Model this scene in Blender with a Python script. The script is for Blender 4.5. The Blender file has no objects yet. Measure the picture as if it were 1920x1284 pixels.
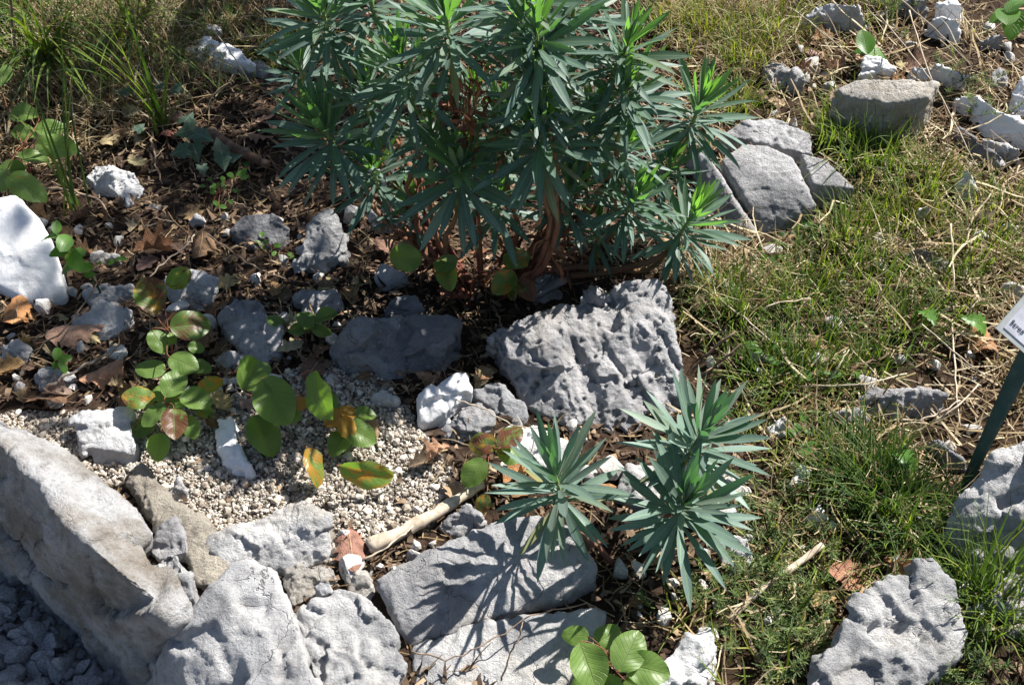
import bpy, bmesh, math, random
import numpy as np
from mathutils import Vector, Matrix

# ------------------------------------------------------------------ camera, sky, sun, exposure
scene = bpy.context.scene
CAM_H, PITCH, HFOV = 1.35, math.radians(46.0), math.radians(50.0)
W_PX, H_PX = 1920.0, 1284.0
FPX = (W_PX / 2) / math.tan(HFOV / 2)
cam_data = bpy.data.cameras.new('camera'); cam = bpy.data.objects.new('camera', cam_data)
scene.collection.objects.link(cam); scene.camera = cam
cam.location = (0, 0, CAM_H); cam.rotation_euler = (math.pi / 2 - PITCH, 0, 0)
cam_data.sensor_fit = 'HORIZONTAL'; cam_data.angle = HFOV; cam_data.clip_start = 0.02; cam_data.clip_end = 500

SUN_AZ, SUN_EL = math.radians(52), math.radians(47)      # azimuth measured from +Y towards +X
world = bpy.data.worlds.new('World'); scene.world = world; world.use_nodes = True
wn = world.node_tree.nodes; wl = world.node_tree.links; wn.clear()
sky = wn.new('ShaderNodeTexSky'); sky.sky_type = 'NISHITA'; sky.sun_disc = False
sky.sun_elevation = SUN_EL; sky.sun_rotation = SUN_AZ
bg = wn.new('ShaderNodeBackground'); bg.inputs['Strength'].default_value = 0.05
wo = wn.new('ShaderNodeOutputWorld')
wl.new(sky.outputs[0], bg.inputs['Color']); wl.new(bg.outputs[0], wo.inputs['Surface'])
sun_dir = Vector((math.cos(SUN_EL) * math.sin(SUN_AZ), math.cos(SUN_EL) * math.cos(SUN_AZ), math.sin(SUN_EL)))
sd = bpy.data.lights.new('sun', 'SUN'); sd.energy = 5.0; sd.angle = math.radians(0.55); sd.color = (1.0, 0.965, 0.91)
sun = bpy.data.objects.new('sun', sd); scene.collection.objects.link(sun)
sun.rotation_euler = (-sun_dir).to_track_quat('-Z', 'Y').to_euler(); sun.location = (1, 2, 4)
vs = scene.view_settings
vs.view_transform = 'Standard'; vs.look = 'None'; vs.exposure = 1.3; vs.gamma = 1.0; vs.use_curve_mapping = False

C = scene.collection
rng = np.random.default_rng(7); random.seed(7)
CAMP = np.array([0, 0, CAM_H]); FWD = np.array([0, math.cos(PITCH), -math.sin(PITCH)])
UPV = np.array([0, math.sin(PITCH), math.cos(PITCH)]); RGT = np.array([1.0, 0, 0])

# ------------------------------------------------------------------ numeric helpers
def _h(ix, iy, iz, seed):
    h = (ix * 374761393 + iy * 668265263 + iz * 1440662683 + seed * 1274126177) & 0xffffffff
    h = ((h ^ (h >> 13)) * 1274126177) & 0xffffffff
    h = ((h ^ (h >> 15)) * 2246822519) & 0xffffffff
    return ((h ^ (h >> 16)) & 0xffff) / 32767.5 - 1.0
def vnoise(p, seed=0):
    p = np.asarray(p, float); i = np.floor(p).astype(np.int64); f = p - i; u = f * f * f * (f * (f * 6 - 15) + 10)
    r = 0
    for dx in (0, 1):
        wx = u[:, 0] if dx else 1 - u[:, 0]
        for dy in (0, 1):
            wy = u[:, 1] if dy else 1 - u[:, 1]
            for dz in (0, 1):
                wz = u[:, 2] if dz else 1 - u[:, 2]
                r = r + wx * wy * wz * _h(i[:, 0] + dx, i[:, 1] + dy, i[:, 2] + dz, seed)
    return r
def fbm(p, seed=0, octv=4, gain=0.5):
    p = np.asarray(p, float); r = 0; a = 1; s = 0
    for k in range(octv):
        r = r + a * vnoise(p * (2.03 ** k) + 17.3 * k, seed + k); s += a; a *= gain
    return r / s
def sstep(a, b, x):
    t = np.clip((x - a) / (b - a), 0, 1); return t * t * (3 - 2 * t)
def ray(px, py):
    return FWD + RGT * (px - 960) / FPX + UPV * (642 - py) / FPX
def at_z(px, py, z):
    d = ray(px, py); t = (z - CAM_H) / d[2]; return CAMP + d * t
# path edge: a straight line under the long boulder at lower left
PA, PB = at_z(-20, 1045, -0.15), at_z(232, 1290, -0.15)
_pd = (PB - PA)[:2]; _pd = _pd / np.linalg.norm(_pd); _pn = np.array([-_pd[1], _pd[0]])
if _pn @ (np.array([0, 1.5]) - PA[:2]) > 0: _pn = -_pn                  # points onto the path
PATH_DROP = 0.15
def gz(x, y):
    x = np.asarray(x, float); y = np.asarray(y, float); sh = np.broadcast(x, y).shape
    x = np.broadcast_to(x, sh).ravel(); y = np.broadcast_to(y, sh).ravel()
    q = np.stack([x, y, 0 * x], 1)
    z = 0.018 * fbm(q * 4.0, 3, 3) + 0.006 * fbm(q * 22.0, 9, 2)
    z = z + 0.05 * sstep(1.5, 3.2, y) * (y - 1.5) + 0.03 * sstep(0.3, 0.9, x)
    s = (x - PA[0]) * _pn[0] + (y - PA[1]) * _pn[1]
    k = sstep(-0.10, -0.02, s)
    z = z * (1 - 0.6 * k) - PATH_DROP * k
    return z.reshape(sh)
_tx = np.arange(-3.0, 3.0, 0.01); _ty = np.arange(0.1, 5.0, 0.01); _tz = gz(*np.meshgrid(_tx, _ty))
def gz1(x, y):
    """ground height at one point, from a table"""
    u = min(max((x + 3.0) / 0.01, 0), len(_tx) - 2); v = min(max((y - 0.1) / 0.01, 0), len(_ty) - 2); i = int(u); j = int(v); a = u - i; b = v - j
    return float((_tz[j, i] * (1 - a) + _tz[j, i + 1] * a) * (1 - b) + (_tz[j + 1, i] * (1 - a) + _tz[j + 1, i + 1] * a) * b)
def at(px, py, h=0.0):
    z = 0.0; d = ray(px, py)
    for _ in range(14):
        t = (z - CAM_H) / d[2]; z = 0.5 * z + 0.5 * (gz1(d[0] * t, d[1] * t) + h)
    return CAMP + d * ((z - CAM_H) / d[2])
def project(P):
    d = np.asarray(P, float) - CAMP; zc = d @ FWD
    return 960 + FPX * (d @ RGT) / zc, 642 - FPX * (d @ UPV) / zc, zc
def inpoly(x, y, poly):
    r = np.zeros(np.shape(x), bool); n = len(poly)
    for i in range(n):
        x1, y1 = poly[i]; x2, y2 = poly[(i + 1) % n]
        if y1 == y2: continue
        c = ((y1 > y) != (y2 > y)) & (x < (x2 - x1) * (y - y1) / (y2 - y1) + x1); r ^= c
    return r
def nrm(v):
    v = np.asarray(v, float); return v / (np.linalg.norm(v) + 1e-12)

def make_mesh(name, verts, faces, smooth=True, uv=None, attrs=None):
    """verts (N,3); faces an (M,k) array or a list of such arrays; uv is per vertex"""
    if not isinstance(faces, list): faces = [faces]
    faces = [np.asarray(f, np.int32) for f in faces if len(f)]
    me = bpy.data.meshes.new(name); verts = np.asarray(verts, np.float32)
    me.vertices.add(len(verts)); me.vertices.foreach_set('co', verts.ravel())
    idx = np.concatenate([f.ravel() for f in faces]); tot = np.concatenate([np.full(len(f), f.shape[1], np.int32) for f in faces])
    st = np.concatenate([[0], np.cumsum(tot)[:-1]]).astype(np.int32)
    me.loops.add(len(idx)); me.loops.foreach_set('vertex_index', idx)
    me.polygons.add(len(tot)); me.polygons.foreach_set('loop_start', st); me.polygons.foreach_set('loop_total', tot)
    me.polygons.foreach_set('use_smooth', np.full(len(tot), bool(smooth)))
    if uv is not None:
        l = me.uv_layers.new(name='UVMap'); l.data.foreach_set('uv', np.asarray(uv, np.float32)[idx].ravel())
    for k, v in (attrs or {}).items():
        a = me.attributes.new(k, 'FLOAT', 'POINT'); a.data.foreach_set('value', np.asarray(v, np.float32))
    me.update(calc_edges=True); me.validate()
    return me
def obj(name, me, m=None, parent=None, mtx=None, color=None):
    o = bpy.data.objects.new(name, me); C.objects.link(o)
    if m is not None and not me.materials: me.materials.append(m)
    if parent is not None: o.parent = parent
    if mtx is not None: o.matrix_basis = Matrix([list(map(float, r)) for r in mtx])
    if color is not None: o.color = (*color, 1.0)
    return o
def tag(o, label=None, cat=None, group=None, kind=None):
    if label: o['label'] = label
    if cat: o['category'] = cat
    if group: o['group'] = group
    if kind: o['kind'] = kind
    return o
def empty(name, loc):
    o = bpy.data.objects.new(name, None); C.objects.link(o); o.location = tuple(map(float, loc)); o.empty_display_size = 0.02; return o
def frame(X, Z, pos, s=1.0):
    X = nrm(X); Z = np.asarray(Z, float); Z = nrm(Z - X * (Z @ X)); Y = np.cross(Z, X)
    M = np.eye(4); M[:3, 0] = X * s; M[:3, 1] = Y * s; M[:3, 2] = Z * s; M[:3, 3] = pos; return M
def tube(pts, radii, sides=6):
    pts = np.asarray(pts, float); n = len(pts); radii = np.broadcast_to(radii, (n,)); V = []
    T = np.gradient(pts, axis=0); ref = np.array([0.3, 0.2, 1.0])
    for i in range(n):
        t = nrm(T[i]); a = nrm(np.cross(t, ref)) if abs(t @ nrm(ref)) < .98 else nrm(np.cross(t, [1, 0, 0])); b = np.cross(t, a)
        for k in range(sides):
            w = 2 * math.pi * k / sides; V.append(pts[i] + radii[i] * (math.cos(w) * a + math.sin(w) * b))
    F = [[i * sides + k, i * sides + (k + 1) % sides, (i + 1) * sides + (k + 1) % sides, (i + 1) * sides + k] for i in range(n - 1) for k in range(sides)]
    V.append(pts[0]); V.append(pts[-1]); c0, c1 = len(V) - 2, len(V) - 1
    Tr = [[c0, (k + 1) % sides, k] for k in range(sides)] + [[c1, (n - 1) * sides + k, (n - 1) * sides + (k + 1) % sides] for k in range(sides)]
    return np.array(V), np.array(F), np.array(Tr)
def bez(p0, p1, p2, p3, n=10):
    t = np.linspace(0, 1, n)[:, None]
    return (1 - t) ** 3 * np.asarray(p0) + 3 * (1 - t) ** 2 * t * np.asarray(p1) + 3 * (1 - t) * t * t * np.asarray(p2) + t ** 3 * np.asarray(p3)
class Acc:
    """collects pieces of one mesh"""
    def __init__(s): s.v = []; s.q = []; s.t = []; s.uv = []; s.a = []; s.n = 0
    def add(s, v, q=None, t=None, uv=None, tone=0.0):
        v = np.asarray(v, float)
        if q is not None and len(q): s.q.append(np.asarray(q) + s.n)
        if t is not None and len(t): s.t.append(np.asarray(t) + s.n)
        s.v.append(v); s.uv.append(np.zeros((len(v), 2)) if uv is None else uv); s.a.append(np.broadcast_to(tone, (len(v),)).astype(float)); s.n += len(v)
    def tube(s, pts, radii, sides=6, tone=0.0):
        v, q, t = tube(pts, radii, sides); tn = np.broadcast_to(tone, (len(pts),))
        s.add(v, q, t, tone=np.concatenate([np.repeat(tn, sides), [tn[0], tn[-1]]]))
    def mesh(s, name, smooth=True, origin=(0, 0, 0)):
        f = []
        if s.q: f.append(np.concatenate(s.q))
        if s.t: f.append(np.concatenate(s.t))
        return make_mesh(name, np.concatenate(s.v) - np.asarray(origin), f, smooth, np.concatenate(s.uv), {'tone': np.concatenate(s.a)})

# ------------------------------------------------------------------ materials
class NT:
    def __init__(s, name):
        s.m = bpy.data.materials.new(name); s.m.use_nodes = True; s.t = s.m.node_tree; s.t.nodes.clear()
    def n(s, ty, out=0, props=None, **ins):
        nd = s.t.nodes.new(ty)
        for k, v in (props or {}).items(): setattr(nd, k, v)
        for k, v in ins.items():
            key = int(k[1:]) if k[0] == '_' and k[1:].isdigit() else k.replace('_', ' ')
            sk = nd.inputs[key]
            if hasattr(v, 'is_linked') or isinstance(v, bpy.types.NodeSocket): s.t.links.new(v, sk)
            else: sk.default_value = (*v, 1.0) if isinstance(v, tuple) and len(v) == 3 and sk.type == 'RGBA' else v
        return nd.outputs[out]
    def mix(s, fac, a, b, mode='MIX'):
        nd = s.t.nodes.new('ShaderNodeMix'); nd.data_type = 'RGBA'; nd.blend_type = mode
        for k, v in ((0, fac), (6, a), (7, b)):
            if isinstance(v, bpy.types.NodeSocket): s.t.links.new(v, nd.inputs[k])
            else: nd.inputs[k].default_value = (*v, 1.0) if isinstance(v, tuple) else v
        return nd.outputs[2]
    def math(s, op, a, b=0.0, clamp=False):
        return s.n('ShaderNodeMath', props={'operation': op, 'use_clamp': clamp}, _0=a, _1=b)
    def ramp(s, x, lo, hi, a=0.0, b=1.0):
        return s.n('ShaderNodeMapRange', props={'interpolation_type': 'SMOOTHSTEP'}, Value=x, From_Min=lo, From_Max=hi, To_Min=a, To_Max=b)
    def noise(s, vec, scale, detail=4.0, rough=0.55, out=0, dist=0.0):
        return s.n('ShaderNodeTexNoise', out, None, Vector=vec, Scale=scale, Detail=detail, Roughness=rough, Distortion=dist)
    def out(s, sh): s.n('ShaderNodeOutputMaterial') if False else s.t.links.new(sh, s.t.nodes.new('ShaderNodeOutputMaterial').inputs['Surface']); return s.m

def rock_material(name, dark, light, stain, stain_amt=0.35, cracks=0.5, bump=0.5, scale=1.0, mottle=1.0):
    g = NT(name); co = g.n('ShaderNodeTexCoord', 3); rn = g.n('ShaderNodeObjectInfo', 5)
    off = g.n('ShaderNodeVectorMath', props={'operation': 'ADD'}, _0=co, _1=g.n('ShaderNodeCombineXYZ', X=g.math('MULTIPLY', rn, 37.0), Y=g.math('MULTIPLY', rn, 11.0)))
    n1 = g.noise(off, 9.0 * scale, 8, 0.62); n2 = g.noise(off, 70.0 * scale, 6, 0.65); n3 = g.noise(off, 5.0 * scale, 5, 0.6, dist=0.6)
    c = g.mix(g.ramp(n1, 0.38, 0.62), dark, light); n6 = g.noise(off, 28.0, 6, 0.7); c = g.mix(g.math('MULTIPLY', g.ramp(n6, 0.52, 0.66), 0.32 * mottle), c, tuple(x * 0.72 for x in dark))
    c = g.mix(g.math('MULTIPLY', g.ramp(n3, 0.50, 0.68), stain_amt), c, stain)
    c = g.mix(g.math('MULTIPLY', g.ramp(n2, 0.48, 0.70), 0.5 * mottle), c, tuple(x * 0.55 for x in dark))
    n5 = g.noise(off, 230.0, 3, 0.6); n7 = g.noise(off, 330.0, 3, 0.7); c = g.mix(g.math('MULTIPLY', g.ramp(n7, 0.58, 0.70), 0.28 * mottle), c, tuple(x * 0.5 for x in dark))
    c = g.mix(g.math('MULTIPLY', g.ramp(n5, 0.60, 0.74), 0.4), c, tuple(min(1, x * 1.25) for x in light))
    wv = g.n('ShaderNodeVectorMath', props={'operation': 'ADD'}, _0=off, _1=g.n('ShaderNodeVectorMath', props={'operation': 'SCALE'}, _0=g.noise(off, 14.0, 5, 0.6, out=1), Scale=0.10))
    vo = g.n('ShaderNodeTexVoronoi', 0, {'feature': 'DISTANCE_TO_EDGE'}, Vector=wv, Scale=7.0 * scale)
    ck = g.math('MULTIPLY', g.ramp(vo, 0.002, 0.011, 1.0, 0.0), g.ramp(n3, 0.50 if cracks < .9 else .40, 0.56 if cracks < .9 else .46))
    ck = g.math('MULTIPLY', ck, cracks)
    c = g.mix(g.math('MULTIPLY', ck, 0.75), c, tuple(x * 0.4 for x in dark))
    hgt = g.math('ADD', g.math('MULTIPLY', g.noise(off, 45.0, 9, 0.7), 1.0), g.math('MULTIPLY', g.noise(off, 240.0, 6, 0.75), 0.55))
    hgt = g.math('SUBTRACT', hgt, g.math('MULTIPLY', ck, 0.9))
    bp = g.n('ShaderNodeBump', Strength=min(1.0, bump * 1.5), Distance=0.018, Height=hgt)
    br = g.math('ADD', 0.86, g.math('MULTIPLY', rn, 0.26))
    c = g.n('ShaderNodeHueSaturation', Value=br, Color=c)
    return g.out(g.n('ShaderNodeBsdfPrincipled', Base_Color=c, Roughness=0.88, Normal=bp, Specular_IOR_Level=0.25))
M = {}
M['rock_grey'] = rock_material('limestone_grey', (0.24, 0.238, 0.245), (0.43, 0.42, 0.42), (0.40, 0.34, 0.26), 0.30)
M['rock_white'] = rock_material('limestone_white', (0.46, 0.46, 0.465), (0.70, 0.69, 0.685), (0.52, 0.47, 0.38), 0.25, 0.15, 0.45, 1.0, 0.6)
M['rock_smooth'] = rock_material('limestone_smooth', (0.60, 0.60, 0.61), (0.74, 0.735, 0.73), (0.60, 0.56, 0.50), 0.25, 0.0, 0.12, 0.6, 0.15)
M['rock_pale'] = rock_material('limestone_pale', (0.31, 0.31, 0.315), (0.54, 0.53, 0.52), (0.47, 0.41, 0.32), 0.35)
M['rock_warm'] = rock_material('limestone_warm', (0.32, 0.30, 0.27), (0.52, 0.49, 0.45), (0.42, 0.33, 0.21), 0.45)
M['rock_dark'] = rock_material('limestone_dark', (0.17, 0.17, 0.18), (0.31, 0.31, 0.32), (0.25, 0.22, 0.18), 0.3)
M['rock_cracked'] = rock_material('limestone_cracked', (0.27, 0.268, 0.272), (0.40, 0.395, 0.395), (0.50, 0.45, 0.38), 0.2, 1.0, 0.4)
M['rock_lichen'] = rock_material('limestone_lichen', (0.30, 0.27, 0.235), (0.55, 0.545, 0.55), (0.28, 0.23, 0.17), 0.6, 0.2, 0.6)
M['mortar'] = rock_material('sandy_mortar', (0.33, 0.29, 0.24), (0.50, 0.45, 0.37), (0.38, 0.34, 0.28), 0.4, 0.1, 0.9, 2.0)
M['chip'] = rock_material('stone_chip', (0.42, 0.40, 0.38), (0.62, 0.60, 0.57), (0.48, 0.42, 0.33), 0.3, 0.0, 0.3)

def simple_tone(name, c0, c1, c2, rough=0.9, scale=60.0, transl=None, spec=0.2):
    """colour runs c0 -> c1 -> c2 along the point attribute 'tone' (0..1), with noise"""
    g = NT(name); t = g.n('ShaderNodeAttribute', 2, {'attribute_name': 'tone'}); co = g.n('ShaderNodeTexCoord', 3)
    c = g.mix(g.ramp(t, 0.0, 0.5), c0, c1); c = g.mix(g.ramp(t, 0.5, 1.0), c, c2)
    n = g.noise(co, scale, 4); c = g.n('ShaderNodeHueSaturation', Value=g.ramp(n, 0.3, 0.7, 0.7, 1.2), Color=c)
    sh = g.n('ShaderNodeBsdfPrincipled', Base_Color=c, Roughness=rough, Specular_IOR_Level=spec)
    if transl:
        tr = g.n('ShaderNodeBsdfTranslucent', Color=g.mix(1.0, c, transl, 'MULTIPLY'))
        sh = g.n('ShaderNodeMixShader', _0=0.4, _1=sh, _2=tr)
    return g.out(sh)
M['gravel'] = simple_tone('gravel', (0.16, 0.13, 0.10), (0.34, 0.29, 0.235), (0.56, 0.52, 0.46))
M['path_gravel'] = simple_tone('path_gravel', (0.10, 0.10, 0.105), (0.18, 0.18, 0.185), (0.28, 0.28, 0.285))
M['grass'] = simple_tone('green_grass', (0.045, 0.09, 0.02), (0.12, 0.18, 0.026), (0.25, 0.25, 0.05), 0.6, 30, (1.6, 1.7, 0.7), 0.35)
M['straw'] = simple_tone('dry_straw', (0.13, 0.075, 0.035), (0.34, 0.245, 0.125), (0.64, 0.55, 0.37), 0.7, 40, (0.9, 0.85, 0.7), 0.3)
M['litter'] = simple_tone('leaf_litter', (0.035, 0.022, 0.015), (0.10, 0.065, 0.042), (0.31, 0.22, 0.14), 0.85, 50)
M['herb'] = simple_tone('fine_herb', (0.06, 0.10, 0.045), (0.11, 0.17, 0.055), (0.22, 0.25, 0.09), 0.6, 40, (1.4, 1.5, 0.8))
M['twig'] = simple_tone('twig_wood', (0.10, 0.06, 0.04), (0.24, 0.17, 0.12), (0.50, 0.42, 0.32), 0.85, 90)
M['stem'] = simple_tone('spurge_stem', (0.14, 0.05, 0.035), (0.20, 0.12, 0.06), (0.24, 0.30, 0.10), 0.6, 40)
M['seed_stem'] = simple_tone('seedling_stem', (0.16, 0.04, 0.03), (0.20, 0.09, 0.04), (0.25, 0.2, 0.07), 0.5, 40)
M['withered'] = simple_tone('withered_leaf', (0.07, 0.028, 0.016), (0.17, 0.07, 0.035), (0.30, 0.16, 0.09), 0.85, 50)

def spurge_material():
    g = NT('spurge_leaf'); uv = g.n('ShaderNodeUVMap', 0, {'uv_map': 'UVMap'}); sx = g.t.nodes.new('ShaderNodeSeparateXYZ'); g.t.links.new(uv, sx.inputs[0])
    rnd = g.n('ShaderNodeObjectInfo', 5); oc = g.n('ShaderNodeObjectInfo', 1)
    sc = g.t.nodes.new('ShaderNodeSeparateColor'); g.t.links.new(oc, sc.inputs[0])
    tone = g.n('ShaderNodeAttribute', 2, {'attribute_name': 'tone'})
    young = g.math('ADD', tone, sc.outputs[0], True); pale = sc.outputs[2]
    co = g.n('ShaderNodeTexCoord', 3); nz = g.noise(co, 55.0, 4)
    c = g.mix(young, (0.038, 0.085, 0.075), (0.065, 0.15, 0.045))
    c = g.mix(g.math('MULTIPLY', pale, 0.85), c, (0.20, 0.285, 0.24))
    c = g.mix(g.math('MULTIPLY', sc.outputs[1], 0.8), c, (0.30, 0.24, 0.06))
    c = g.n('ShaderNodeHueSaturation', Value=g.math('MULTIPLY', g.ramp(nz, 0.25, 0.75, 0.82, 1.16), g.math('ADD', 0.85, g.math('MULTIPLY', rnd, 0.3))), Color=c)
    dv = g.math('ABSOLUTE', g.math('SUBTRACT', sx.outputs[1], 0.5))
    c = g.mix(g.ramp(dv, 0.03, 0.13, 0.65, 0.0), c, (0.20, 0.29, 0.17))
    geo = g.n('ShaderNodeNewGeometry', 6)
    c = g.mix(g.math('MULTIPLY', geo, 0.35), c, (0.13, 0.20, 0.13))
    sh = g.n('ShaderNodeBsdfPrincipled', Base_Color=c, Roughness=0.5, Specular_IOR_Level=0.32, Sheen_Weight=0.12)
    tc = g.mix(young, (0.07, 0.22, 0.045), (0.21, 0.46, 0.035))
    tr = g.n('ShaderNodeBsdfTranslucent', Color=tc)
    return g.out(g.n('ShaderNodeMixShader', _0=g.math('ADD', 0.28, g.math('MULTIPLY', young, 0.32)), _1=sh, _2=tr))
M['spurge'] = spurge_material()

def broad_material(name, base, trans, vein, red=(0.13, 0.025, 0.022), yel=(0.36, 0.19, 0.025)):
    """object colour: R = red blotches, G = yellow/orange blotches, B = brightness"""
    g = NT(name); uv = g.n('ShaderNodeUVMap', 0, {'uv_map': 'UVMap'}); sx = g.t.nodes.new('ShaderNodeSeparateXYZ'); g.t.links.new(uv, sx.inputs[0])
    rnd = g.n('ShaderNodeObjectInfo', 5); oc = g.n('ShaderNodeObjectInfo', 1)
    sc = g.t.nodes.new('ShaderNodeSeparateColor'); g.t.links.new(oc, sc.inputs[0])
    uo = g.n('ShaderNodeVectorMath', props={'operation': 'ADD'}, _0=uv, _1=g.n('ShaderNodeCombineXYZ', X=g.math('MULTIPLY', rnd, 31.0)))
    n1 = g.noise(uo, 3.2, 4, 0.6, dist=0.4); n2 = g.noise(uo, 2.6, 4, 0.6, out=1); n3 = g.noise(uo, 22.0, 4)
    s2 = g.t.nodes.new('ShaderNodeSeparateColor'); g.t.links.new(n2, s2.inputs[0])
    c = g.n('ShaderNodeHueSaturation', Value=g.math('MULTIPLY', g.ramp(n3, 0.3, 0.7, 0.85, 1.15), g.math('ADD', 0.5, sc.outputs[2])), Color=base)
    fy = g.ramp(g.math('SUBTRACT', g.math('ADD', n1, g.math('MULTIPLY', sc.outputs[1], 0.42)), 0.71), 0.0, 0.14)
    fr = g.ramp(g.math('SUBTRACT', g.math('ADD', s2.outputs[1], g.math('MULTIPLY', sc.outputs[0], 0.40)), 0.72), 0.0, 0.16)
    fr = g.math('MULTIPLY', fr, 0.85)
    c = g.mix(fy, c, yel); c = g.mix(fr, c, red)
    dv = g.math('ABSOLUTE', g.math('SUBTRACT', sx.outputs[1], 0.5))
    side = g.math('SUBTRACT', sx.outputs[0], g.math('MULTIPLY', dv, 0.55))
    vw = g.math('ABSOLUTE', g.math('SUBTRACT', g.math('FRACT', g.math('MULTIPLY', side, 9.0)), 0.5))
    v1 = g.ramp(vw, 0.02, 0.09, 0.45, 0.0); v2 = g.ramp(dv, 0.008, 0.025, 0.8, 0.0)
    vn = g.math('MAXIMUM', v1, v2); c2 = g.mix(vn, c, vein)
    bp = g.n('ShaderNodeBump', Strength=0.6, Distance=0.003, Height=g.math('SUBTRACT', 1.0, vn))
    sh = g.n('ShaderNodeBsdfPrincipled', Base_Color=c2, Roughness=0.42, Normal=bp, Specular_IOR_Level=0.4)
    t = g.mix(fy, trans, (0.50, 0.26, 0.02)); t = g.mix(fr, t, (0.14, 0.03, 0.012)); t = g.mix(g.math('MULTIPLY', vn, 0.5), t, (0.05, 0.10, 0.01))
    return g.out(g.n('ShaderNodeMixShader', _0=0.42, _1=sh, _2=g.n('ShaderNodeBsdfTranslucent', Color=t)))
M['smoke'] = broad_material('smokebush_leaf', (0.11, 0.18, 0.04), (0.22, 0.42, 0.03), (0.18, 0.24, 0.08))
M['ivy'] = broad_material('ivy_leaf', (0.06, 0.10, 0.07), (0.08, 0.2, 0.03), (0.20, 0.27, 0.19))
M['dandelion'] = broad_material('herb_leaf', (0.07, 0.16, 0.025), (0.18, 0.45, 0.01), (0.15, 0.24, 0.07))
def oak_material():
    g = NT('dry_oak_leaf'); uv = g.n('ShaderNodeUVMap', 0, {'uv_map': 'UVMap'}); sx = g.t.nodes.new('ShaderNodeSeparateXYZ'); g.t.links.new(uv, sx.inputs[0])
    oc = g.n('ShaderNodeObjectInfo', 1); co = g.n('ShaderNodeTexCoord', 3); n = g.noise(co, 6.0, 6)
    c = g.n('ShaderNodeHueSaturation', Value=g.ramp(n, 0.3, 0.7, 0.65, 1.25), Color=oc)
    dv = g.math('ABSOLUTE', g.math('SUBTRACT', sx.outputs[1], 0.5))
    side = g.math('SUBTRACT', sx.outputs[0], g.math('MULTIPLY', dv, 0.6))
    vw = g.math('ABSOLUTE', g.math('SUBTRACT', g.math('FRACT', g.math('MULTIPLY', side, 6.0)), 0.5))
    vn = g.math('MAXIMUM', g.ramp(vw, 0.02, 0.08, 0.4, 0.0), g.ramp(dv, 0.01, 0.03, 0.7, 0.0))
    c = g.mix(vn, c, (0.45, 0.32, 0.19))
    bp = g.n('ShaderNodeBump', Strength=0.7, Distance=0.004, Height=g.math('ADD', vn, g.noise(co, 30.0, 5)))
    sh = g.n('ShaderNodeBsdfPrincipled', Base_Color=c, Roughness=0.75, Normal=bp, Specular_IOR_Level=0.25)
    return g.out(g.n('ShaderNodeMixShader', _0=0.15, _1=sh, _2=g.n('ShaderNodeBsdfTranslucent', Color=c)))
M['oak'] = oak_material()
def plain(name, col, rough=0.5, noise_amt=0.2, scale=40, spec=0.4):
    g = NT(name); n = g.noise(g.n('ShaderNodeTexCoord', 3), scale, 5)
    c = g.n('ShaderNodeHueSaturation', Value=g.ramp(n, 0.3, 0.7, 1 - noise_amt, 1 + noise_amt), Color=col)
    return g.out(g.n('ShaderNodeBsdfPrincipled', Base_Color=c, Roughness=rough, Specular_IOR_Level=spec))
def stake_material():
    g = NT('green_painted_metal'); co = g.n('ShaderNodeTexCoord', 3); n = g.noise(co, 40.0, 6, 0.65); n2 = g.noise(co, 160.0, 4, 0.7)
    c = g.mix(g.ramp(n, 0.35, 0.65), (0.008, 0.036, 0.024), (0.018, 0.06, 0.04)); c = g.mix(g.math('MULTIPLY', g.ramp(g.math('ADD', g.math('MULTIPLY', n, .6), g.math('MULTIPLY', n2, .4)), 0.54, 0.62), 0.6), c, (0.10, 0.075, 0.05))
    return g.out(g.n('ShaderNodeBsdfPrincipled', Base_Color=c, Roughness=g.ramp(n2, .3, .7, .35, .75)))
M['stake'] = stake_material()
M['label'] = plain('label_paper', (0.60, 0.60, 0.64), 0.4, 0.16, 60)
M['label_rim'] = plain('label_plastic_rim', (0.45, 0.46, 0.44), 0.25, 0.15)
M['ink'] = plain('ink', (0.03, 0.03, 0.04), 0.6, 0.1)
def ground_material():
    g = NT('soil'); z = g.n('ShaderNodeAttribute', 2, {'attribute_name': 'gravelly'}); gr = g.n('ShaderNodeAttribute', 2, {'attribute_name': 'grassy'})
    co = g.n('ShaderNodeTexCoord', 3); n = g.noise(co, 40, 8, 0.7); n2 = g.noise(co, 9, 5)
    c = g.mix(g.ramp(n, 0.3, 0.7), (0.022, 0.014, 0.010), (0.075, 0.046, 0.03))
    c = g.mix(g.math('MULTIPLY', gr, g.ramp(n2, 0.3, 0.7, 0.4, 0.9)), c, (0.05, 0.032, 0.018))
    c = g.mix(z, c, g.mix(g.ramp(n, 0.3, 0.7), (0.22, 0.19, 0.155), (0.42, 0.38, 0.33)))
    bp = g.n('ShaderNodeBump', Strength=0.9, Distance=0.02, Height=g.noise(co, 60, 10, 0.75))
    return g.out(g.n('ShaderNodeBsdfPrincipled', Base_Color=c, Roughness=0.95, Normal=bp, Specular_IOR_Level=0.15))
M['ground'] = ground_material()

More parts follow.
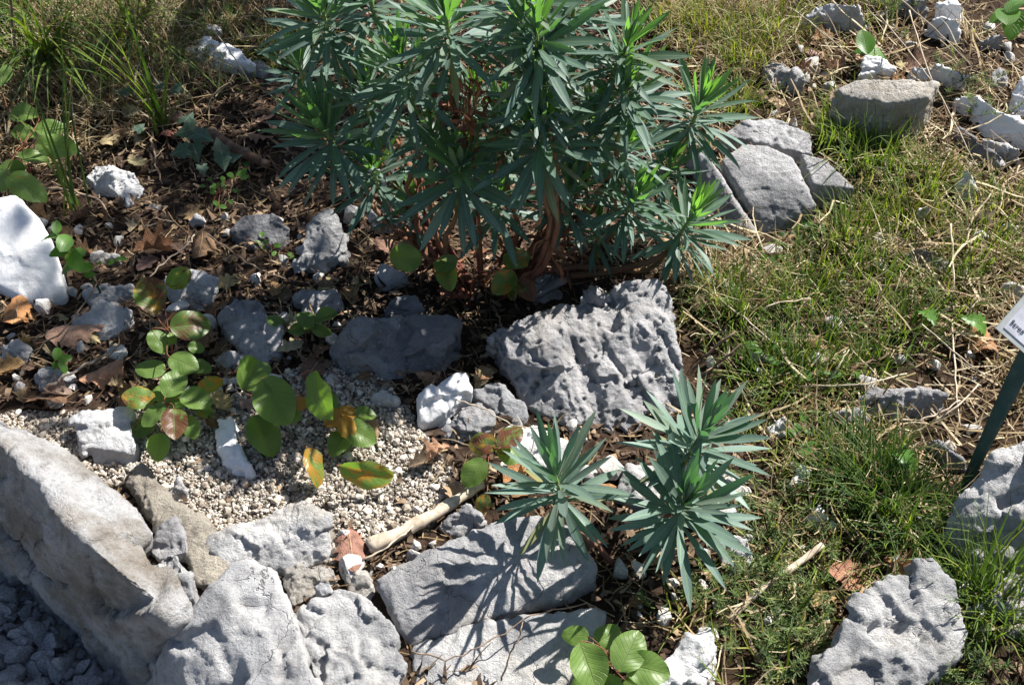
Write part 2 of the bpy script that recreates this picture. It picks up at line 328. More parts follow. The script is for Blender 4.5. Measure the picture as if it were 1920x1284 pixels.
# ------------------------------------------------------------------ zones of the ground (as polygons on the ground, traced in the picture)
GRAVEL_POLY = [(-200, 770), (60, 775), (255, 760), (380, 770), (470, 720), (600, 690), (690, 690), (780, 790), (835, 880), (815, 985), (690, 1040), (600, 1060), (500, 1030), (370, 1000), (250, 910), (60, 840), (-200, 860)]
GRASS_POLYS = [[(1255, 560), (1300, 790), (1440, 860), (1420, 1010), (1230, 1100), (1330, 1284), (1330, 1700), (3000, 1700), (3000, -500), (1150, -500), (1150, 0), (1250, 130), (1340, 440)],
               [(-900, -500), (1150, -500), (1150, 20), (700, 60), (520, 160), (400, 190), (250, 260), (130, 330), (-200, 300), (-900, 300)]]
def on_path(x, y): return ((x - PA[0]) * _pn[0] + (y - PA[1]) * _pn[1]) > -0.03
def zone_at(x, y):
    """returns gravel mask, grass mask for world points"""
    P = np.stack([x, y, gz(x, y)], 1); jit = np.stack([fbm(P * 9, 41, 2), fbm(P * 9, 47, 2)], 1) * 28
    d = P - CAMP; zc = d @ FWD; ok = zc > 0.2; zc = np.where(ok, zc, 1)
    px = 960 + FPX * (d @ RGT) / zc + jit[:, 0]; py = 642 - FPX * (d @ UPV) / zc + jit[:, 1]
    g = inpoly(px, py, GRAVEL_POLY) & ok; r = np.zeros(len(x), bool)
    for q in GRASS_POLYS: r |= inpoly(px, py, q) & ok
    return g, r & ~g
def in_view(x, y, m=120):
    P = np.stack([x, y, gz(x, y)], 1); d = P - CAMP; zc = d @ FWD; ok = zc > 0.2; zc = np.where(ok, zc, 1)
    px = 960 + FPX * (d @ RGT) / zc; py = 642 - FPX * (d @ UPV) / zc
    return ok & (px > -m) & (px < 1920 + m) & (py > -m) & (py < 1284 + m)

# ------------------------------------------------------------------ ground sheet
def axis_coords(a, b, step, far):
    mid = np.arange(a, b + 1e-6, step); out = []; s = step; v = b
    while v < far: s *= 1.35; v += s; out.append(v)
    lo = []; s = step; v = a
    while v > -far: s *= 1.35; v -= s; lo.append(v)
    return np.concatenate([lo[::-1], mid, out])
gx = axis_coords(-1.7, 1.7, 0.012, 60); gy = axis_coords(0.35, 3.4, 0.012, 60)
X, Y = np.meshgrid(gx, gy); Z = gz(X, Y); nx, ny = len(gx), len(gy)
I = np.arange(nx * ny).reshape(ny, nx)
gf = np.stack([I[:-1, :-1], I[:-1, 1:], I[1:, 1:], I[1:, :-1]], -1).reshape(-1, 4)
zg, zr = zone_at(X.ravel(), Y.ravel()); zg = zg | on_path(X.ravel(), Y.ravel())
tag(obj('ground', make_mesh('ground', np.stack([X.ravel(), Y.ravel(), Z.ravel()], 1), gf, True, None, {'gravelly': zg, 'grassy': zr}), M['ground']), kind='structure')

# ------------------------------------------------------------------ rocks
ROCK_GROUP = 'limestone rocks of the bed'
LAND = []; ROCKV = []
import re
def short(label, cap=8):
    w = re.split(r',| (?=(?:in|at|with|beside|behind|between|among|half|under|near|right|left|below|above|lying|crossed|seen|resting|standing|leaning|carrying|set|cut|streaked|peeping)\b)', label); out = w[0]
    for x in w[1:]:
        if len((out + ' ' + x).split()) <= cap: out = out + ' ' + x
        else: break
    return out
def whereabouts(px, py):
    """names the landmark a small thing lies next to"""
    best = min(LAND, key=lambda l: (l[0] - px) ** 2 + 1.6 * (l[1] - py) ** 2); dx, dy = px - best[0], (py - best[1]) * 1.3
    side = ('right of' if dx > 0 else 'left of') if abs(dx) > abs(dy) else ('in front of' if dy > 0 else 'behind')
    return re.sub(r' (the|and|of|in|with|its|a|under the|in the)$', '', side + ' the ' + short(best[2]))
def remesh_hulls(hulls, voxel):
    bm = bmesh.new()
    for pts in hulls:
        b2 = bmesh.new(); vv = [b2.verts.new(tuple(p)) for p in pts]
        r = bmesh.ops.convex_hull(b2, input=vv)
        bmesh.ops.delete(b2, geom=list({v for v in r['geom_interior'] + r['geom_unused'] if isinstance(v, bmesh.types.BMVert)}), context='VERTS')
        bmesh.ops.recalc_face_normals(b2, faces=b2.faces)
        t = bpy.data.meshes.new('t'); b2.to_mesh(t); b2.free(); bm.from_mesh(t); bpy.data.meshes.remove(t)
    me = bpy.data.meshes.new('t'); bm.to_mesh(me); bm.free()
    o = bpy.data.objects.new('t', me); C.objects.link(o)
    md = o.modifiers.new('r', 'REMESH'); md.mode = 'VOXEL'; md.voxel_size = voxel; md.use_smooth_shade = True
    dg = bpy.context.evaluated_depsgraph_get(); dg.update(); ev = o.evaluated_get(dg); m2 = ev.to_mesh()
    n = len(m2.vertices); v = np.empty(n * 3, np.float32); m2.vertices.foreach_get('co', v); v = v.reshape(-1, 3).astype(float)
    f = np.empty(len(m2.loops), np.int32); m2.loops.foreach_get('vertex_index', f); tot = np.empty(len(m2.polygons), np.int32); m2.polygons.foreach_get('loop_total', tot)
    e = np.empty(len(m2.edges) * 2, np.int32); m2.edges.foreach_get('vertices', e); e = e.reshape(-1, 2)
    ok4 = bool((tot == 4).all())
    ev.to_mesh_clear(); bpy.data.objects.remove(o); bpy.data.meshes.remove(me)
    assert ok4
    return v, f.reshape(-1, 4), e
def lap(v, e, it, lam=0.5):
    deg = np.bincount(e.ravel(), minlength=len(v))[:, None].clip(1)
    for _ in range(it):
        s = np.zeros_like(v); np.add.at(s, e[:, 0], v[e[:, 1]]); np.add.at(s, e[:, 1], v[e[:, 0]]); v = v + lam * (s / deg - v)
    return v
def normals(v, f):
    fn = np.cross(v[f[:, 2]] - v[f[:, 0]], v[f[:, 3]] - v[f[:, 1]]); n = np.zeros_like(v)
    for k in range(4): np.add.at(n, f[:, k], fn)
    return n / (np.linalg.norm(n, axis=1, keepdims=True) + 1e-12)
def rock_shape(hulls, seed, voxel, rough=1.0, facet=1.0, fine=1.0, smooth=3, pock=0.0, strata=0.0, strata_dir=(0.2, -0.3, 0.93), round_=0):
    v, f, e = remesh_hulls(hulls, voxel); size = float(np.linalg.norm(np.ptp(v, axis=0)))
    v = lap(v, e, smooth + round_)
    r = np.random.default_rng(seed); n = normals(v, f)
    if facet:                                             # chipped planes: every cell tilts or steps its own way
        S = v[r.integers(0, len(v), max(10, min(46, int(size * 140))))] + r.normal(0, 0.01, (1, 3))
        q = v + 0.02 * size * np.stack([fbm(v / size * 9, seed + k, 2) for k in range(3)], 1)
        d2 = np.stack([((q - s) ** 2).sum(1) for s in S], 1); i = d2.argmin(1)
        sl = r.normal(0, 0.13, (len(S), 3)); st = r.normal(0, 0.008, len(S))
        d = st[i] * size * 1.6 + ((v - S[i]) * sl[i]).sum(1)
        v = v + n * (facet * d)[:, None]; v = lap(v, e, 1); n = normals(v, f)
    u = v / size
    d = rough * size * (0.030 * fbm(u * 4, seed + 5, 3) + 0.0055 * (1 - 2 * np.abs(fbm(u * 11, seed + 9, 3))))
    d = d + fine * (0.0030 * fbm(v * 75, seed + 13, 3, 0.6) + 0.0014 * fbm(v * 190, seed + 23, 2))
    if strata:
        a = v @ nrm(strata_dir) * 62 + 0.9 * fbm(u * 4, seed + 2, 3); d = d + strata * 0.0028 * (sstep(0.0, 0.75, a % 1.0) - sstep(0.75, 1.0, a % 1.0) - 0.5) * sstep(-0.35, 0.35, fbm(u * 3.5, seed + 71, 2))
    v = v + n * d[:, None]
    if pock:
        ax = nrm((0.38, -0.62, -0.55)); w = v - ax * (v @ ax)[:, None] * 0.80
        p = fbm(w * 34 + 0.3 * np.stack([fbm(v * 30, seed + 50 + q, 2) for q in range(3)], 1), seed + 31, 3, 0.45)
        v = v - n * (pock * (0.012 * np.clip(p + 0.03, 0, 1) ** 0.7))[:, None]
        p2 = fbm(v * 55, seed + 37, 2); v = v - n * (pock * (0.004 * sstep(0.27, 0.38, p2)))[:, None]
    return v, f
def rock(name, label, mat, hulls, seed=0, px_voxel=None, group=None, cat='rock', lift=0.62, absz=False, **kw):
    """hulls: lists of (px, py, height over the ground): corners of the rock; its underside is buried"""
    if not isinstance(hulls[0], list): hulls = [hulls]
    W = []
    for h in hulls:
        P = [at_z(x, y, z) if absz else at(x, y, z * (lift if z > 0 else 1)) for x, y, z in h]; c = np.mean(P, 0)
        B = []
        for p in P:
            q = c + (p - c) * 0.97; B.append(np.array([q[0], q[1], min(gz1(q[0], q[1]), p[2]) - 0.045]))
        W.append(P + B)
    A = np.concatenate([np.array(w) for w in W]); ext = float(np.linalg.norm(np.ptp(A, axis=0)))
    vx = px_voxel or min(0.0052, max(0.0024, ext / 85))
    v, f = rock_shape([list(w) for w in W], seed, vx, **kw)
    base = np.array([v[:, 0].mean(), v[:, 1].mean(), 0.0]); base[2] = gz1(base[0], base[1])
    o = obj(name, make_mesh(name, v - base, f, True), M[mat]); o.location = tuple(base)
    qx, qy, _ = project(base + [0, 0, .02]); LAND.append((qx, qy, label)); ROCKV.append(v[v[:, 2] > gz(v[:, 0], v[:, 1]) + 0.008][:, :2])
    return tag(o, label, cat, group or ROCK_GROUP)

def flat(pts, z): return [(x, y, z) for x, y in pts]
k = 100
def R(label, mat, hulls, name='limestone_rock', **kw):
    global k; k += 7; return rock(name, label, mat, hulls, seed=k, **kw)

R('large grey boulder with pocked, rain-fluted sunlit face beside the spurge', 'rock_grey',
  [[(916, 622, .07), (1000, 606, .078), (1072, 562, .078), (1162, 552, .088), (1225, 562, .085), (1256, 605, .08), (1264, 650, .065), (1290, 705, .03), (1010, 640, .078), (1030, 614, .08), (990, 764, .005), (1060, 797, .0), (1130, 825, 0), (1210, 806, 0), (1286, 762, 0), (928, 690, 0)],
   [(1070, 565, .07), (1130, 540, .09), (1180, 527, .105), (1236, 526, .105), (1258, 560, .09), (1264, 620, .065), (1180, 580, .08)]], lift=1.02, rough=0.45, facet=0.5, pock=1.5, px_voxel=0.0026)
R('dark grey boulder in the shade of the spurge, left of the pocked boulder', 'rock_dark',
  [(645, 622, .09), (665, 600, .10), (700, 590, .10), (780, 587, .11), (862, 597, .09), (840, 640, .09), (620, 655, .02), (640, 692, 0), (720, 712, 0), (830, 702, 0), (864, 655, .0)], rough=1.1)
R('pale tilted block resting in front of the dark shaded boulder', 'rock_smooth',
  [(788, 733, .065), (850, 694, .08), (866, 696, .08), (880, 728, .065), (838, 772, .05), (790, 796, .015), (776, 765, .02), (778, 745, .05)], rough=0.5, fine=0.6)
R('grey wedge of layered stone below the pale tilted block', 'rock_grey',
  [(822, 805, .02), (868, 758, .05), (892, 752, .05), (926, 772, .045), (915, 805, .02), (868, 834, 0), (838, 828, 0)], strata=1.0, strata_dir=(0.5, 0.3, 0.8))
R('small blue-grey stone wedged between pale tilted block and pocked boulder', 'rock_dark', [(880, 735, .03), (930, 715, .04), (985, 755, .04), (990, 790, .01), (940, 780, .01)])
R('flat pale stone under the reddish seedling, left of the small spurge', 'rock_white', [(950, 815, .02), (1000, 790, .03), (1085, 828, .03), (1070, 870, .02), (1000, 880, .0), (960, 850, .0)], strata=0.6)
R('shaded grey slab leaning among dead leaves, left of the dark boulder', 'rock_grey', [(408, 600, .05), (440, 556, .06), (484, 566, .06), (528, 618, .05), (526, 668, .01), (475, 682, 0), (430, 632, .02)])
R('rough grey stone in dapples behind the reddish seedling', 'rock_pale', [(312, 525, .06), (360, 503, .07), (410, 520, .06), (408, 572, .01), (355, 586, 0), (318, 560, .01)], rough=1.4)
R('flat grey stone in deep shade above the dark seedling', 'rock_grey', [(545, 555, .04), (575, 538, .05), (632, 545, .05), (642, 576, .01), (592, 594, 0), (552, 580, 0)])
R('low grey stone at the upper edge of the gravel bed', 'rock_grey', [(398, 675, .02), (420, 657, .03), (466, 662, .03), (462, 690, 0), (420, 698, 0)])
R('smooth white boulder at the left edge', 'rock_smooth',
  [(-70, 400, .10), (-10, 372, .16), (28, 360, .17), (72, 408, .15), (98, 455, .13), (118, 535, .06), (126, 572, .0), (70, 578, .0), (25, 540, .01), (-10, 520, .02), (-70, 500, .05)], rough=0.3, facet=0.1, fine=0.2, round_=14)
R('crumbly white stone with shadow stripes on dark soil at left', 'rock_white', [(156, 330, .05), (178, 309, .06), (222, 318, .065), (262, 332, .05), (266, 358, .02), (245, 386, 0), (200, 372, .0), (160, 350, .0)], rough=0.8, fine=1.8)
R('white stone crossed by twig shadows, left of the seedlings', 'rock_white', [(138, 605, .03), (190, 563, .06), (248, 580, .05), (242, 612, .02), (195, 640, 0), (150, 636, .0)])
R('grey stone at the foot of the smooth white boulder', 'rock_pale', [(156, 548, .03), (190, 530, .05), (250, 536, .04), (246, 562, .01), (165, 574, 0)])
R('pale dappled rock below the lower left spurge shoot', 'rock_pale', [(548, 498, .03), (578, 420, .09), (618, 388, .11), (642, 420, .1), (652, 480, .03), (600, 516, 0), (555, 512, 0)])
R('rounded blue-grey stone left of the spurge stems', 'rock_dark', [(426, 432, .04), (455, 402, .06), (510, 398, .065), (545, 430, .05), (525, 464, .01), (462, 468, 0), (432, 455, .0)], facet=0.4, round_=4)
R('pale rock half hidden behind the middle spurge shoot', 'rock_pale', [(690, 398, .06), (740, 372, .1), (802, 368, .1), (806, 420, .04), (742, 444, 0), (692, 430, .0)])
R('white stone seen between the spurge shoots, beside fallen tan leaf', 'rock_white', [(660, 330, .05), (700, 312, .08), (745, 322, .07), (740, 350, .02), (690, 360, 0), (662, 350, 0)])
R('small pale stone standing by the creeping spurge stem', 'rock_pale', [(990, 538, .05), (1016, 511, .07), (1048, 514, .065), (1053, 548, .02), (1022, 570, 0), (998, 560, .0)], rough=0.6)
R('small pale stone below the round seedling leaf', 'rock_pale', [(700, 520, .03), (716, 490, .05), (758, 512, .04), (766, 534, .0), (720, 545, 0)])
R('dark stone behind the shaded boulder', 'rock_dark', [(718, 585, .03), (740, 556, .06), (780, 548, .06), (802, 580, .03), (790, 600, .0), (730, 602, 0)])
R('white chunk half buried under leaf litter at left', 'rock_pale', [(165, 482, .02), (190, 470, .04), (225, 478, .035), (225, 495, .0), (180, 502, 0)])
R('little white stone in litter left of the rounded blue-grey stone', 'rock_white', [(350, 412, .03), (368, 400, .04), (384, 410, .03), (384, 428, 0), (360, 430, 0)])
R('small white angular stone in the gravel near the dark boulder', 'rock_white', [(690, 742, .02), (716, 726, .035), (748, 750, .03), (740, 766, .0), (705, 768, 0)])
# the stones of the border
R('pale squared block at the left end of the gravel', 'rock_white', [[(128, 786, .05), (150, 772, .055), (246, 768, .06), (252, 838, .05), (240, 850, .04), (160, 838, .04)], [(152, 838, .03), (252, 838, .03), (256, 880, .0), (225, 895, -.02), (182, 880, .0)]], rough=0.5, strata=0.5)
R('long whitish boulder, sunlit top and shaded side above the path', 'rock_lichen',
  [[(-90, 735, .03), (0, 782, .055), (50, 800, .055), (130, 850, .055), (236, 960, .05), (300, 1058, .045), (352, 1148, .03), (336, 1176, .02), (318, 1168, .035), (240, 1090, .075), (180, 1036, .09), (130, 960, .10), (60, 882, .105), (0, 820, .105), (-90, 745, .10)],
   [(-90, 765, .08), (0, 828, .09), (60, 890, .09), (130, 968, .085), (182, 1046, .075), (244, 1100, .06), (322, 1178, .015), (330, 1225, -.06), (262, 1310, -.17), (205, 1255, -.17), (135, 1168, -.17), (70, 1112, -.17), (0, 1062, -.17), (-90, 1000, -.17)]], absz=True, rough=0.7, facet=0.5, fine=1.4, px_voxel=0.0042)
R('large pale slab with cracked flat top at the bottom', 'rock_cracked',
  [(262, 1300, .03), (340, 1180, .055), (400, 1092, .065), (440, 1052, .065), (498, 1056, .07), (520, 1062, .075), (545, 1130, .07), (562, 1200, .07), (592, 1284, .07), (600, 1420, .06), (262, 1430, .0)], rough=0.3, facet=0.85, fine=0.8)
R('bumpy pale rock at the lower edge of the gravel bed', 'rock_pale', [[(392, 1010, .03), (455, 1000, .045), (512, 964, .06), (572, 940, .07), (608, 972, .065), (614, 1020, .03), (606, 1046, .01), (550, 1068, .0), (480, 1050, .02), (420, 1060, .02)]], rough=1.3)
R('sandy tan mortar with knobs between boulder and gravel', 'mortar', [[(240, 905, .02), (262, 868, .04), (282, 885, .035), (292, 930, .03), (330, 942, .03), (350, 985, .03), (300, 1005, .03), (262, 960, .02)], [(300, 950, .03), (340, 945, .035), (386, 972, .035), (398, 1030, .035), (430, 1060, .03), (402, 1095, .03), (372, 1098, .03), (352, 1030, .03)], [(372, 1040, .03), (430, 1000, .035), (475, 1030, .03), (440, 1070, .03), (395, 1098, .03)]], name='mortar', cat='mortar', rough=0.9, fine=1.8, facet=0.3)
R('small angular stone set in the mortar, lower one', 'rock_pale', [(288, 1055, .03), (322, 1030, .055), (358, 1078, .055), (364, 1120, .05), (342, 1138, .03), (310, 1100, .02)])
R('small grey stone set in the mortar, upper one', 'rock_grey', [(275, 1032, .02), (300, 990, .05), (330, 974, .055), (348, 1002, .05), (352, 1035, .04), (300, 1050, .02)])
R('little grey pointed stone beside the mortar in the gravel', 'rock_grey', [(312, 930, .01), (334, 888, .045), (354, 918, .03), (352, 942, .0), (330, 945, 0)])
R('thin white upright flake standing in the gravel', 'rock_smooth', [(405, 786, .03), (434, 780, .035), (440, 830, .03), (462, 868, .03), (476, 892, .01), (428, 895, .0), (410, 842, .02)], rough=0.6)
R('low tan rubble stone between slab and bumpy rock', 'rock_warm', [(528, 1082, .02), (560, 1055, .035), (622, 1056, .035), (638, 1090, .02), (600, 1118, .01), (550, 1136, .01)], rough=1.5, fine=1.8)
R('small round pale pebble lying on the tan rubble stone', 'rock_white', [(588, 1100, .04), (600, 1086, .055), (622, 1092, .055), (622, 1108, .04), (604, 1116, .04)], name='pebble', cat='pebble', facet=0.2, round_=4)
R('layered pale rock between cracked slab and front grey slab', 'rock_pale', [(548, 1155, .03), (590, 1125, .05), (640, 1104, .05), (694, 1122, .055), (736, 1168, .055), (762, 1242, .04), (740, 1310, .03), (610, 1330, .03), (562, 1200, .04)], strata=2.0, strata_dir=(0.55, 0.35, 0.75), rough=0.9)
R('grey slab carrying the leaf shadows of the small spurge', 'rock_grey',
  [(704, 1086, .05), (716, 1076, .06), (762, 1046, .065), (830, 1010, .07), (930, 972, .075), (1020, 962, .075), (1082, 998, .07), (1122, 1056, .06), (1128, 1085, .045), (1050, 1122, .035), (960, 1146, .03), (860, 1160, .025), (800, 1196, .015), (766, 1207, .005), (735, 1152, .02)], rough=0.35, facet=0.4, fine=1.1, round_=2, strata=0.5, strata_dir=(0.8, 0.2, 0.5))
R('pale slab with leaf shadows below the grey slab', 'rock_pale', [(772, 1212, .015), (832, 1182, .02), (930, 1158, .025), (1062, 1146, .035), (1140, 1138, .04), (1138, 1180, .035), (1092, 1232, .03), (1030, 1310, .02), (780, 1340, .0)], rough=0.4, facet=0.5)
R('small grey stone behind the front slab, beside the dead branch', 'rock_grey', [(825, 990, .01), (842, 960, .04), (880, 940, .055), (904, 962, .05), (912, 985, .02), (862, 1006, .0)])
R('small tan stone left of the front grey slab', 'rock_warm', [(646, 1080, .02), (664, 1068, .03), (690, 1072, .03), (700, 1100, .02), (690, 1130, .0), (660, 1120, 0)])
R('white rock at the bottom edge, right of the bright seedling', 'rock_white', [(1222, 1290, .03), (1248, 1230, .05), (1290, 1188, .06), (1332, 1175, .06), (1352, 1216, .04), (1340, 1300, .0), (1230, 1340, .0)], rough=1.2)
R('large pale fissured boulder at the bottom right', 'rock_pale',
  [[(1592, 1150, .08), (1622, 1112, .10), (1662, 1078, .12), (1742, 1054, .12), (1792, 1092, .10), (1822, 1180, .06), (1800, 1230, .05), (1720, 1300, .03), (1480, 1330, .08), (1555, 1212, .10)]], lift=0.85, facet=1.4, rough=0.5, strata=0.8, strata_dir=(0.6, 0.55, 0.3), fine=1.3)
R('big shaded boulder at the right edge beside the stake', 'rock_pale', [[(1760, 1002, .06), (1800, 925, .14), (1866, 852, .20), (1925, 815, .22), (2010, 850, .22), (2010, 1080, .05), (1920, 1120, .02), (1850, 1082, .0), (1790, 1044, .0)]], rough=0.7)
R('pale stone at the right edge under the shaded boulder', 'rock_grey', [(1800, 1060, .02), (1850, 1050, .05), (1930, 1080, .06), (1960, 1180, .03), (1880, 1190, .0), (1830, 1110, .0)])
R('grey rounded stone crossed by straw, middle right', 'rock_grey', [(1616, 746, .05), (1640, 727, .07), (1720, 724, .08), (1782, 735, .07), (1772, 768, .02), (1704, 792, 0), (1632, 784, .0)], facet=0.4, round_=4)
R('small grey stone left of the straw-crossed stone', 'rock_grey', [(1548, 778, .03), (1572, 766, .05), (1604, 764, .05), (1636, 790, .02), (1600, 812, 0), (1560, 802, 0)])
R('broad grey slab with grass-blade shadows right of the spurge', 'rock_grey', [(1352, 300, .08), (1392, 268, .085), (1440, 268, .09), (1484, 290, .09), (1504, 347, .08), (1534, 386, .06), (1500, 412, .01), (1432, 440, 0), (1402, 380, .05)], lift=0.75, rough=0.12, facet=0.2, fine=0.6, round_=2)
R('right piece of the broken slab, split off by a crack', 'rock_grey', [(1502, 288, .085), (1550, 298, .085), (1606, 354, .06), (1590, 380, .01), (1560, 386, .01), (1524, 344, .07)], lift=0.75, rough=0.12, facet=0.2, fine=0.6, round_=2)
R('left piece of the broken slab, beneath the right spurge shoots', 'rock_grey', [(1290, 262, .085), (1336, 300, .08), (1386, 390, .05), (1428, 448, .0), (1370, 440, 0), (1316, 350, .02)], lift=0.75, rough=0.12, facet=0.2, fine=0.6)
R('rear piece of the broken slab in plant shade', 'rock_grey', [(1352, 252, .07), (1392, 226, .085), (1444, 218, .09), (1522, 248, .08), (1526, 290, .05), (1450, 268, .06), (1390, 268, .06)], rough=0.4, facet=0.4)
R('flat-topped brown-grey block with shaded front at upper right', 'rock_warm', [[(1562, 168, .10), (1602, 150, .12), (1684, 150, .125), (1760, 154, .13), (1742, 182, .12), (1664, 192, .115), (1592, 186, .10), (1600, 215, .02), (1680, 246, .0), (1742, 238, .0)]], lift=0.9, rough=0.2, facet=0.3, strata=0.5)
R('pale wedge behind the flat-topped block', 'rock_smooth', [(1608, 142, .05), (1624, 104, .09), (1652, 106, .09), (1682, 128, .07), (1682, 148, .03), (1640, 156, .0)], rough=0.5)
R('flat white stone right of the pale wedge', 'rock_smooth', [(1698, 138, .04), (1712, 124, .06), (1764, 121, .065), (1816, 140, .06), (1816, 164, .02), (1752, 156, .01)], rough=0.4)
R('long white stone at the upper right edge', 'rock_smooth', [(1790, 178, .05), (1832, 180, .08), (1925, 235, .08), (1960, 260, .06), (1920, 268, .0), (1850, 258, .0), (1808, 215, .0)], rough=0.4, fine=0.5)
R('slim grey slab below the long white stone', 'rock_grey', [(1778, 244, .03), (1800, 236, .05), (1884, 298, .05), (1872, 312, .0), (1830, 300, 0)], rough=0.3)
R('second slim slab leaning behind the other below the white stone', 'rock_pale', [(1840, 262, .04), (1862, 262, .05), (1920, 285, .05), (1900, 306, .0), (1870, 290, 0)], rough=0.3)
R('pale stone streaked by stalk shadows, above the broken slab', 'rock_pale', [(1430, 122, .05), (1448, 112, .07), (1476, 116, .07), (1508, 150, .05), (1506, 180, .0), (1446, 172, .0)])
R('small brown-grey stone beside the streaked pale stone', 'rock_warm', [(1500, 134, .03), (1524, 120, .05), (1540, 118, .05), (1534, 136, .0), (1512, 146, 0)])
R('big pale rock at the top, left of the stone heap', 'rock_white', [(1508, 36, .06), (1530, 12, .10), (1562, 4, .12), (1612, 8, .12), (1632, 48, .02), (1560, 56, .0), (1520, 52, .0)], rough=0.8)
R('white angular stone of the heap at the top right', 'rock_smooth', [(1738, 42, .05), (1766, 30, .08), (1800, 36, .08), (1802, 58, .04), (1776, 76, .0), (1748, 62, .0)])
R('white stone at the top edge above the heap', 'rock_smooth', [(1752, 8, .06), (1790, -6, .09), (1806, 14, .08), (1796, 36, .02), (1762, 34, .0)])
R('grey stone at the top edge left of the heap', 'rock_grey', [(1680, 12, .05), (1705, -6, .08), (1740, 0, .08), (1738, 26, .01), (1700, 30, .0)])
R('small pale stone lying in shade below the heap', 'rock_grey', [(1838, 78, .04), (1860, 62, .06), (1886, 66, .06), (1880, 88, .01), (1850, 94, 0)])
R('round grey stone near the right edge, upper', 'rock_grey', [(1858, 140, .03), (1872, 124, .05), (1890, 132, .05), (1886, 166, .0), (1864, 166, 0)])
R('pale boulder cut by the right edge near the top', 'rock_smooth', [(1896, 172, .05), (1925, 130, .10), (1980, 140, .1), (1980, 230, .0), (1908, 214, .0)])
R('upright pointed pale stone in the grass at right', 'rock_smooth', [(1788, 352, .03), (1810, 314, .085), (1820, 318, .085), (1836, 352, .04), (1830, 374, .0), (1798, 376, .0)], rough=0.4)
R('rounded grey stone in dry grass, upper right', 'rock_warm', [(1688, 474, .05), (1722, 460, .07), (1750, 470, .065), (1778, 492, .04), (1770, 516, .0), (1710, 514, .0)], round_=4)
R('small white stone in grass near the green tuft', 'rock_smooth', [(1508, 972, .02), (1536, 945, .04), (1576, 984, .035), (1562, 1004, .0), (1525, 1000, 0)])
R('long pale stone lying in straw left of the stake', 'rock_pale', [(1744, 824, .03), (1760, 820, .045), (1808, 862, .045), (1812, 882, .0), (1776, 880, .0)])
R('pale stone peeping out above the small spurge, right', 'rock_white', [(1438, 802, .02), (1470, 774, .05), (1486, 790, .045), (1480, 816, .0), (1450, 822, 0)])
R('pale stone under the right rosette of the small spurge', 'rock_pale', [(1336, 1025, .03), (1372, 1000, .05), (1406, 1004, .05), (1412, 1066, .02), (1364, 1084, .0)])
R('pale stone between the two front rosettes', 'rock_pale', [(1148, 930, .02), (1180, 872, .05), (1232, 868, .05), (1240, 950, .02), (1190, 960, .0)])
R('white stone low behind the front rosettes', 'rock_white', [(1240, 880, .02), (1300, 850, .04), (1360, 890, .03), (1330, 930, .0), (1260, 930, 0)])
R('broad pale slab behind the grass at upper left', 'rock_smooth', [(346, 92, .05), (388, 72, .07), (450, 92, .07), (478, 122, .05), (440, 138, .0), (372, 120, .01)], rough=0.6)
R('smaller pale slab right of the broad one at upper left', 'rock_warm', [(456, 120, .04), (490, 112, .05), (512, 128, .04), (494, 148, .0), (462, 142, 0)], rough=0.6)
R('little pale stone above the broad slab at upper left', 'rock_white', [(380, 60, .03), (398, 48, .05), (416, 56, .04), (412, 74, .0), (388, 76, 0)])
R('white stone in litter at the lower left of the twigs', 'rock_pale', [(0, 648, .03), (30, 636, .05), (60, 650, .04), (52, 690, .0), (0, 700, .0)])
R('grey stone under oak leaves left of the seedling', 'rock_pale', [(60, 700, .02), (90, 684, .035), (134, 700, .03), (126, 730, 0), (76, 734, 0)])
R('white stone in straw at right, beneath the pale stalks', 'rock_smooth', [(1720, 395, .02), (1740, 384, .04), (1752, 400, .03), (1745, 416, .0), (1726, 414, 0)])
R('white stone in grass at far right, half hidden', 'rock_smooth', [(1868, 425, .02), (1890, 412, .04), (1915, 424, .03), (1900, 440, 0), (1876, 440, 0)])
R('flat white stone low in grass right of the front rosettes', 'rock_smooth', [(1478, 900, .02), (1500, 868, .04), (1525, 880, .035), (1505, 925, .0), (1482, 930, 0)])
R('pale stone at the lower end of the dead stalk, bottom right', 'rock_pale', [(1440, 1150, .02), (1456, 1132, .035), (1476, 1150, .03), (1480, 1196, .0), (1454, 1190, .0)])

# plan of the ground that the rocks cover, to keep litter and grass roots out of them
OCC = np.zeros((600, 620), bool)
for q_ in ROCKV:
    OCC[np.clip(((q_[:, 1] - 0.0) / 0.006).astype(int), 0, 599), np.clip(((q_[:, 0] + 1.86) / 0.006).astype(int), 0, 619)] = True
def bare(x, y): return ~OCC[np.clip((np.asarray(y) / 0.006).astype(int), 0, 599), np.clip(((np.asarray(x) + 1.86) / 0.006).astype(int), 0, 619)]
# small loose stones: a handful of meshes, every stone its own object
def ico(sub):
    bm = bmesh.new(); bmesh.ops.create_icosphere(bm, subdivisions=sub, radius=1.0); v = np.array([x.co[:] for x in bm.verts]); f = np.array([[q.index for q in x.verts] for x in bm.faces]); bm.free(); return v, f
IV2, IF2 = ico(2); IV1, IF1 = ico(1); IV3, IF3 = ico(3)
def pebble_mesh(seed, V, F, cuts=10, lo=.4, hi=.8):
    r = np.random.default_rng(seed); v = V.copy()
    for _ in range(cuts):                                # cut by random planes: angular crushed stone
        n = nrm(r.normal(size=3)); d = r.uniform(lo, hi); s = v @ n; v = v - np.outer(np.clip(s - d, 0, None), n)
    v = v * np.array([1, r.uniform(.65, .95), r.uniform(.5, .75)]) + 0.02 * np.stack([fbm(v * 2.5, seed + q, 2) for q in range(3)], 1)
    return make_mesh('stone', v, F, False)
CHIPS = [pebble_mesh(300 + i, IV3, IF3) for i in range(10)]
for c_ in CHIPS: c_.materials.append(M['chip'])
PST = [pebble_mesh(400 + i, IV3, IF3, 14, .35, .65) for i in range(10)]
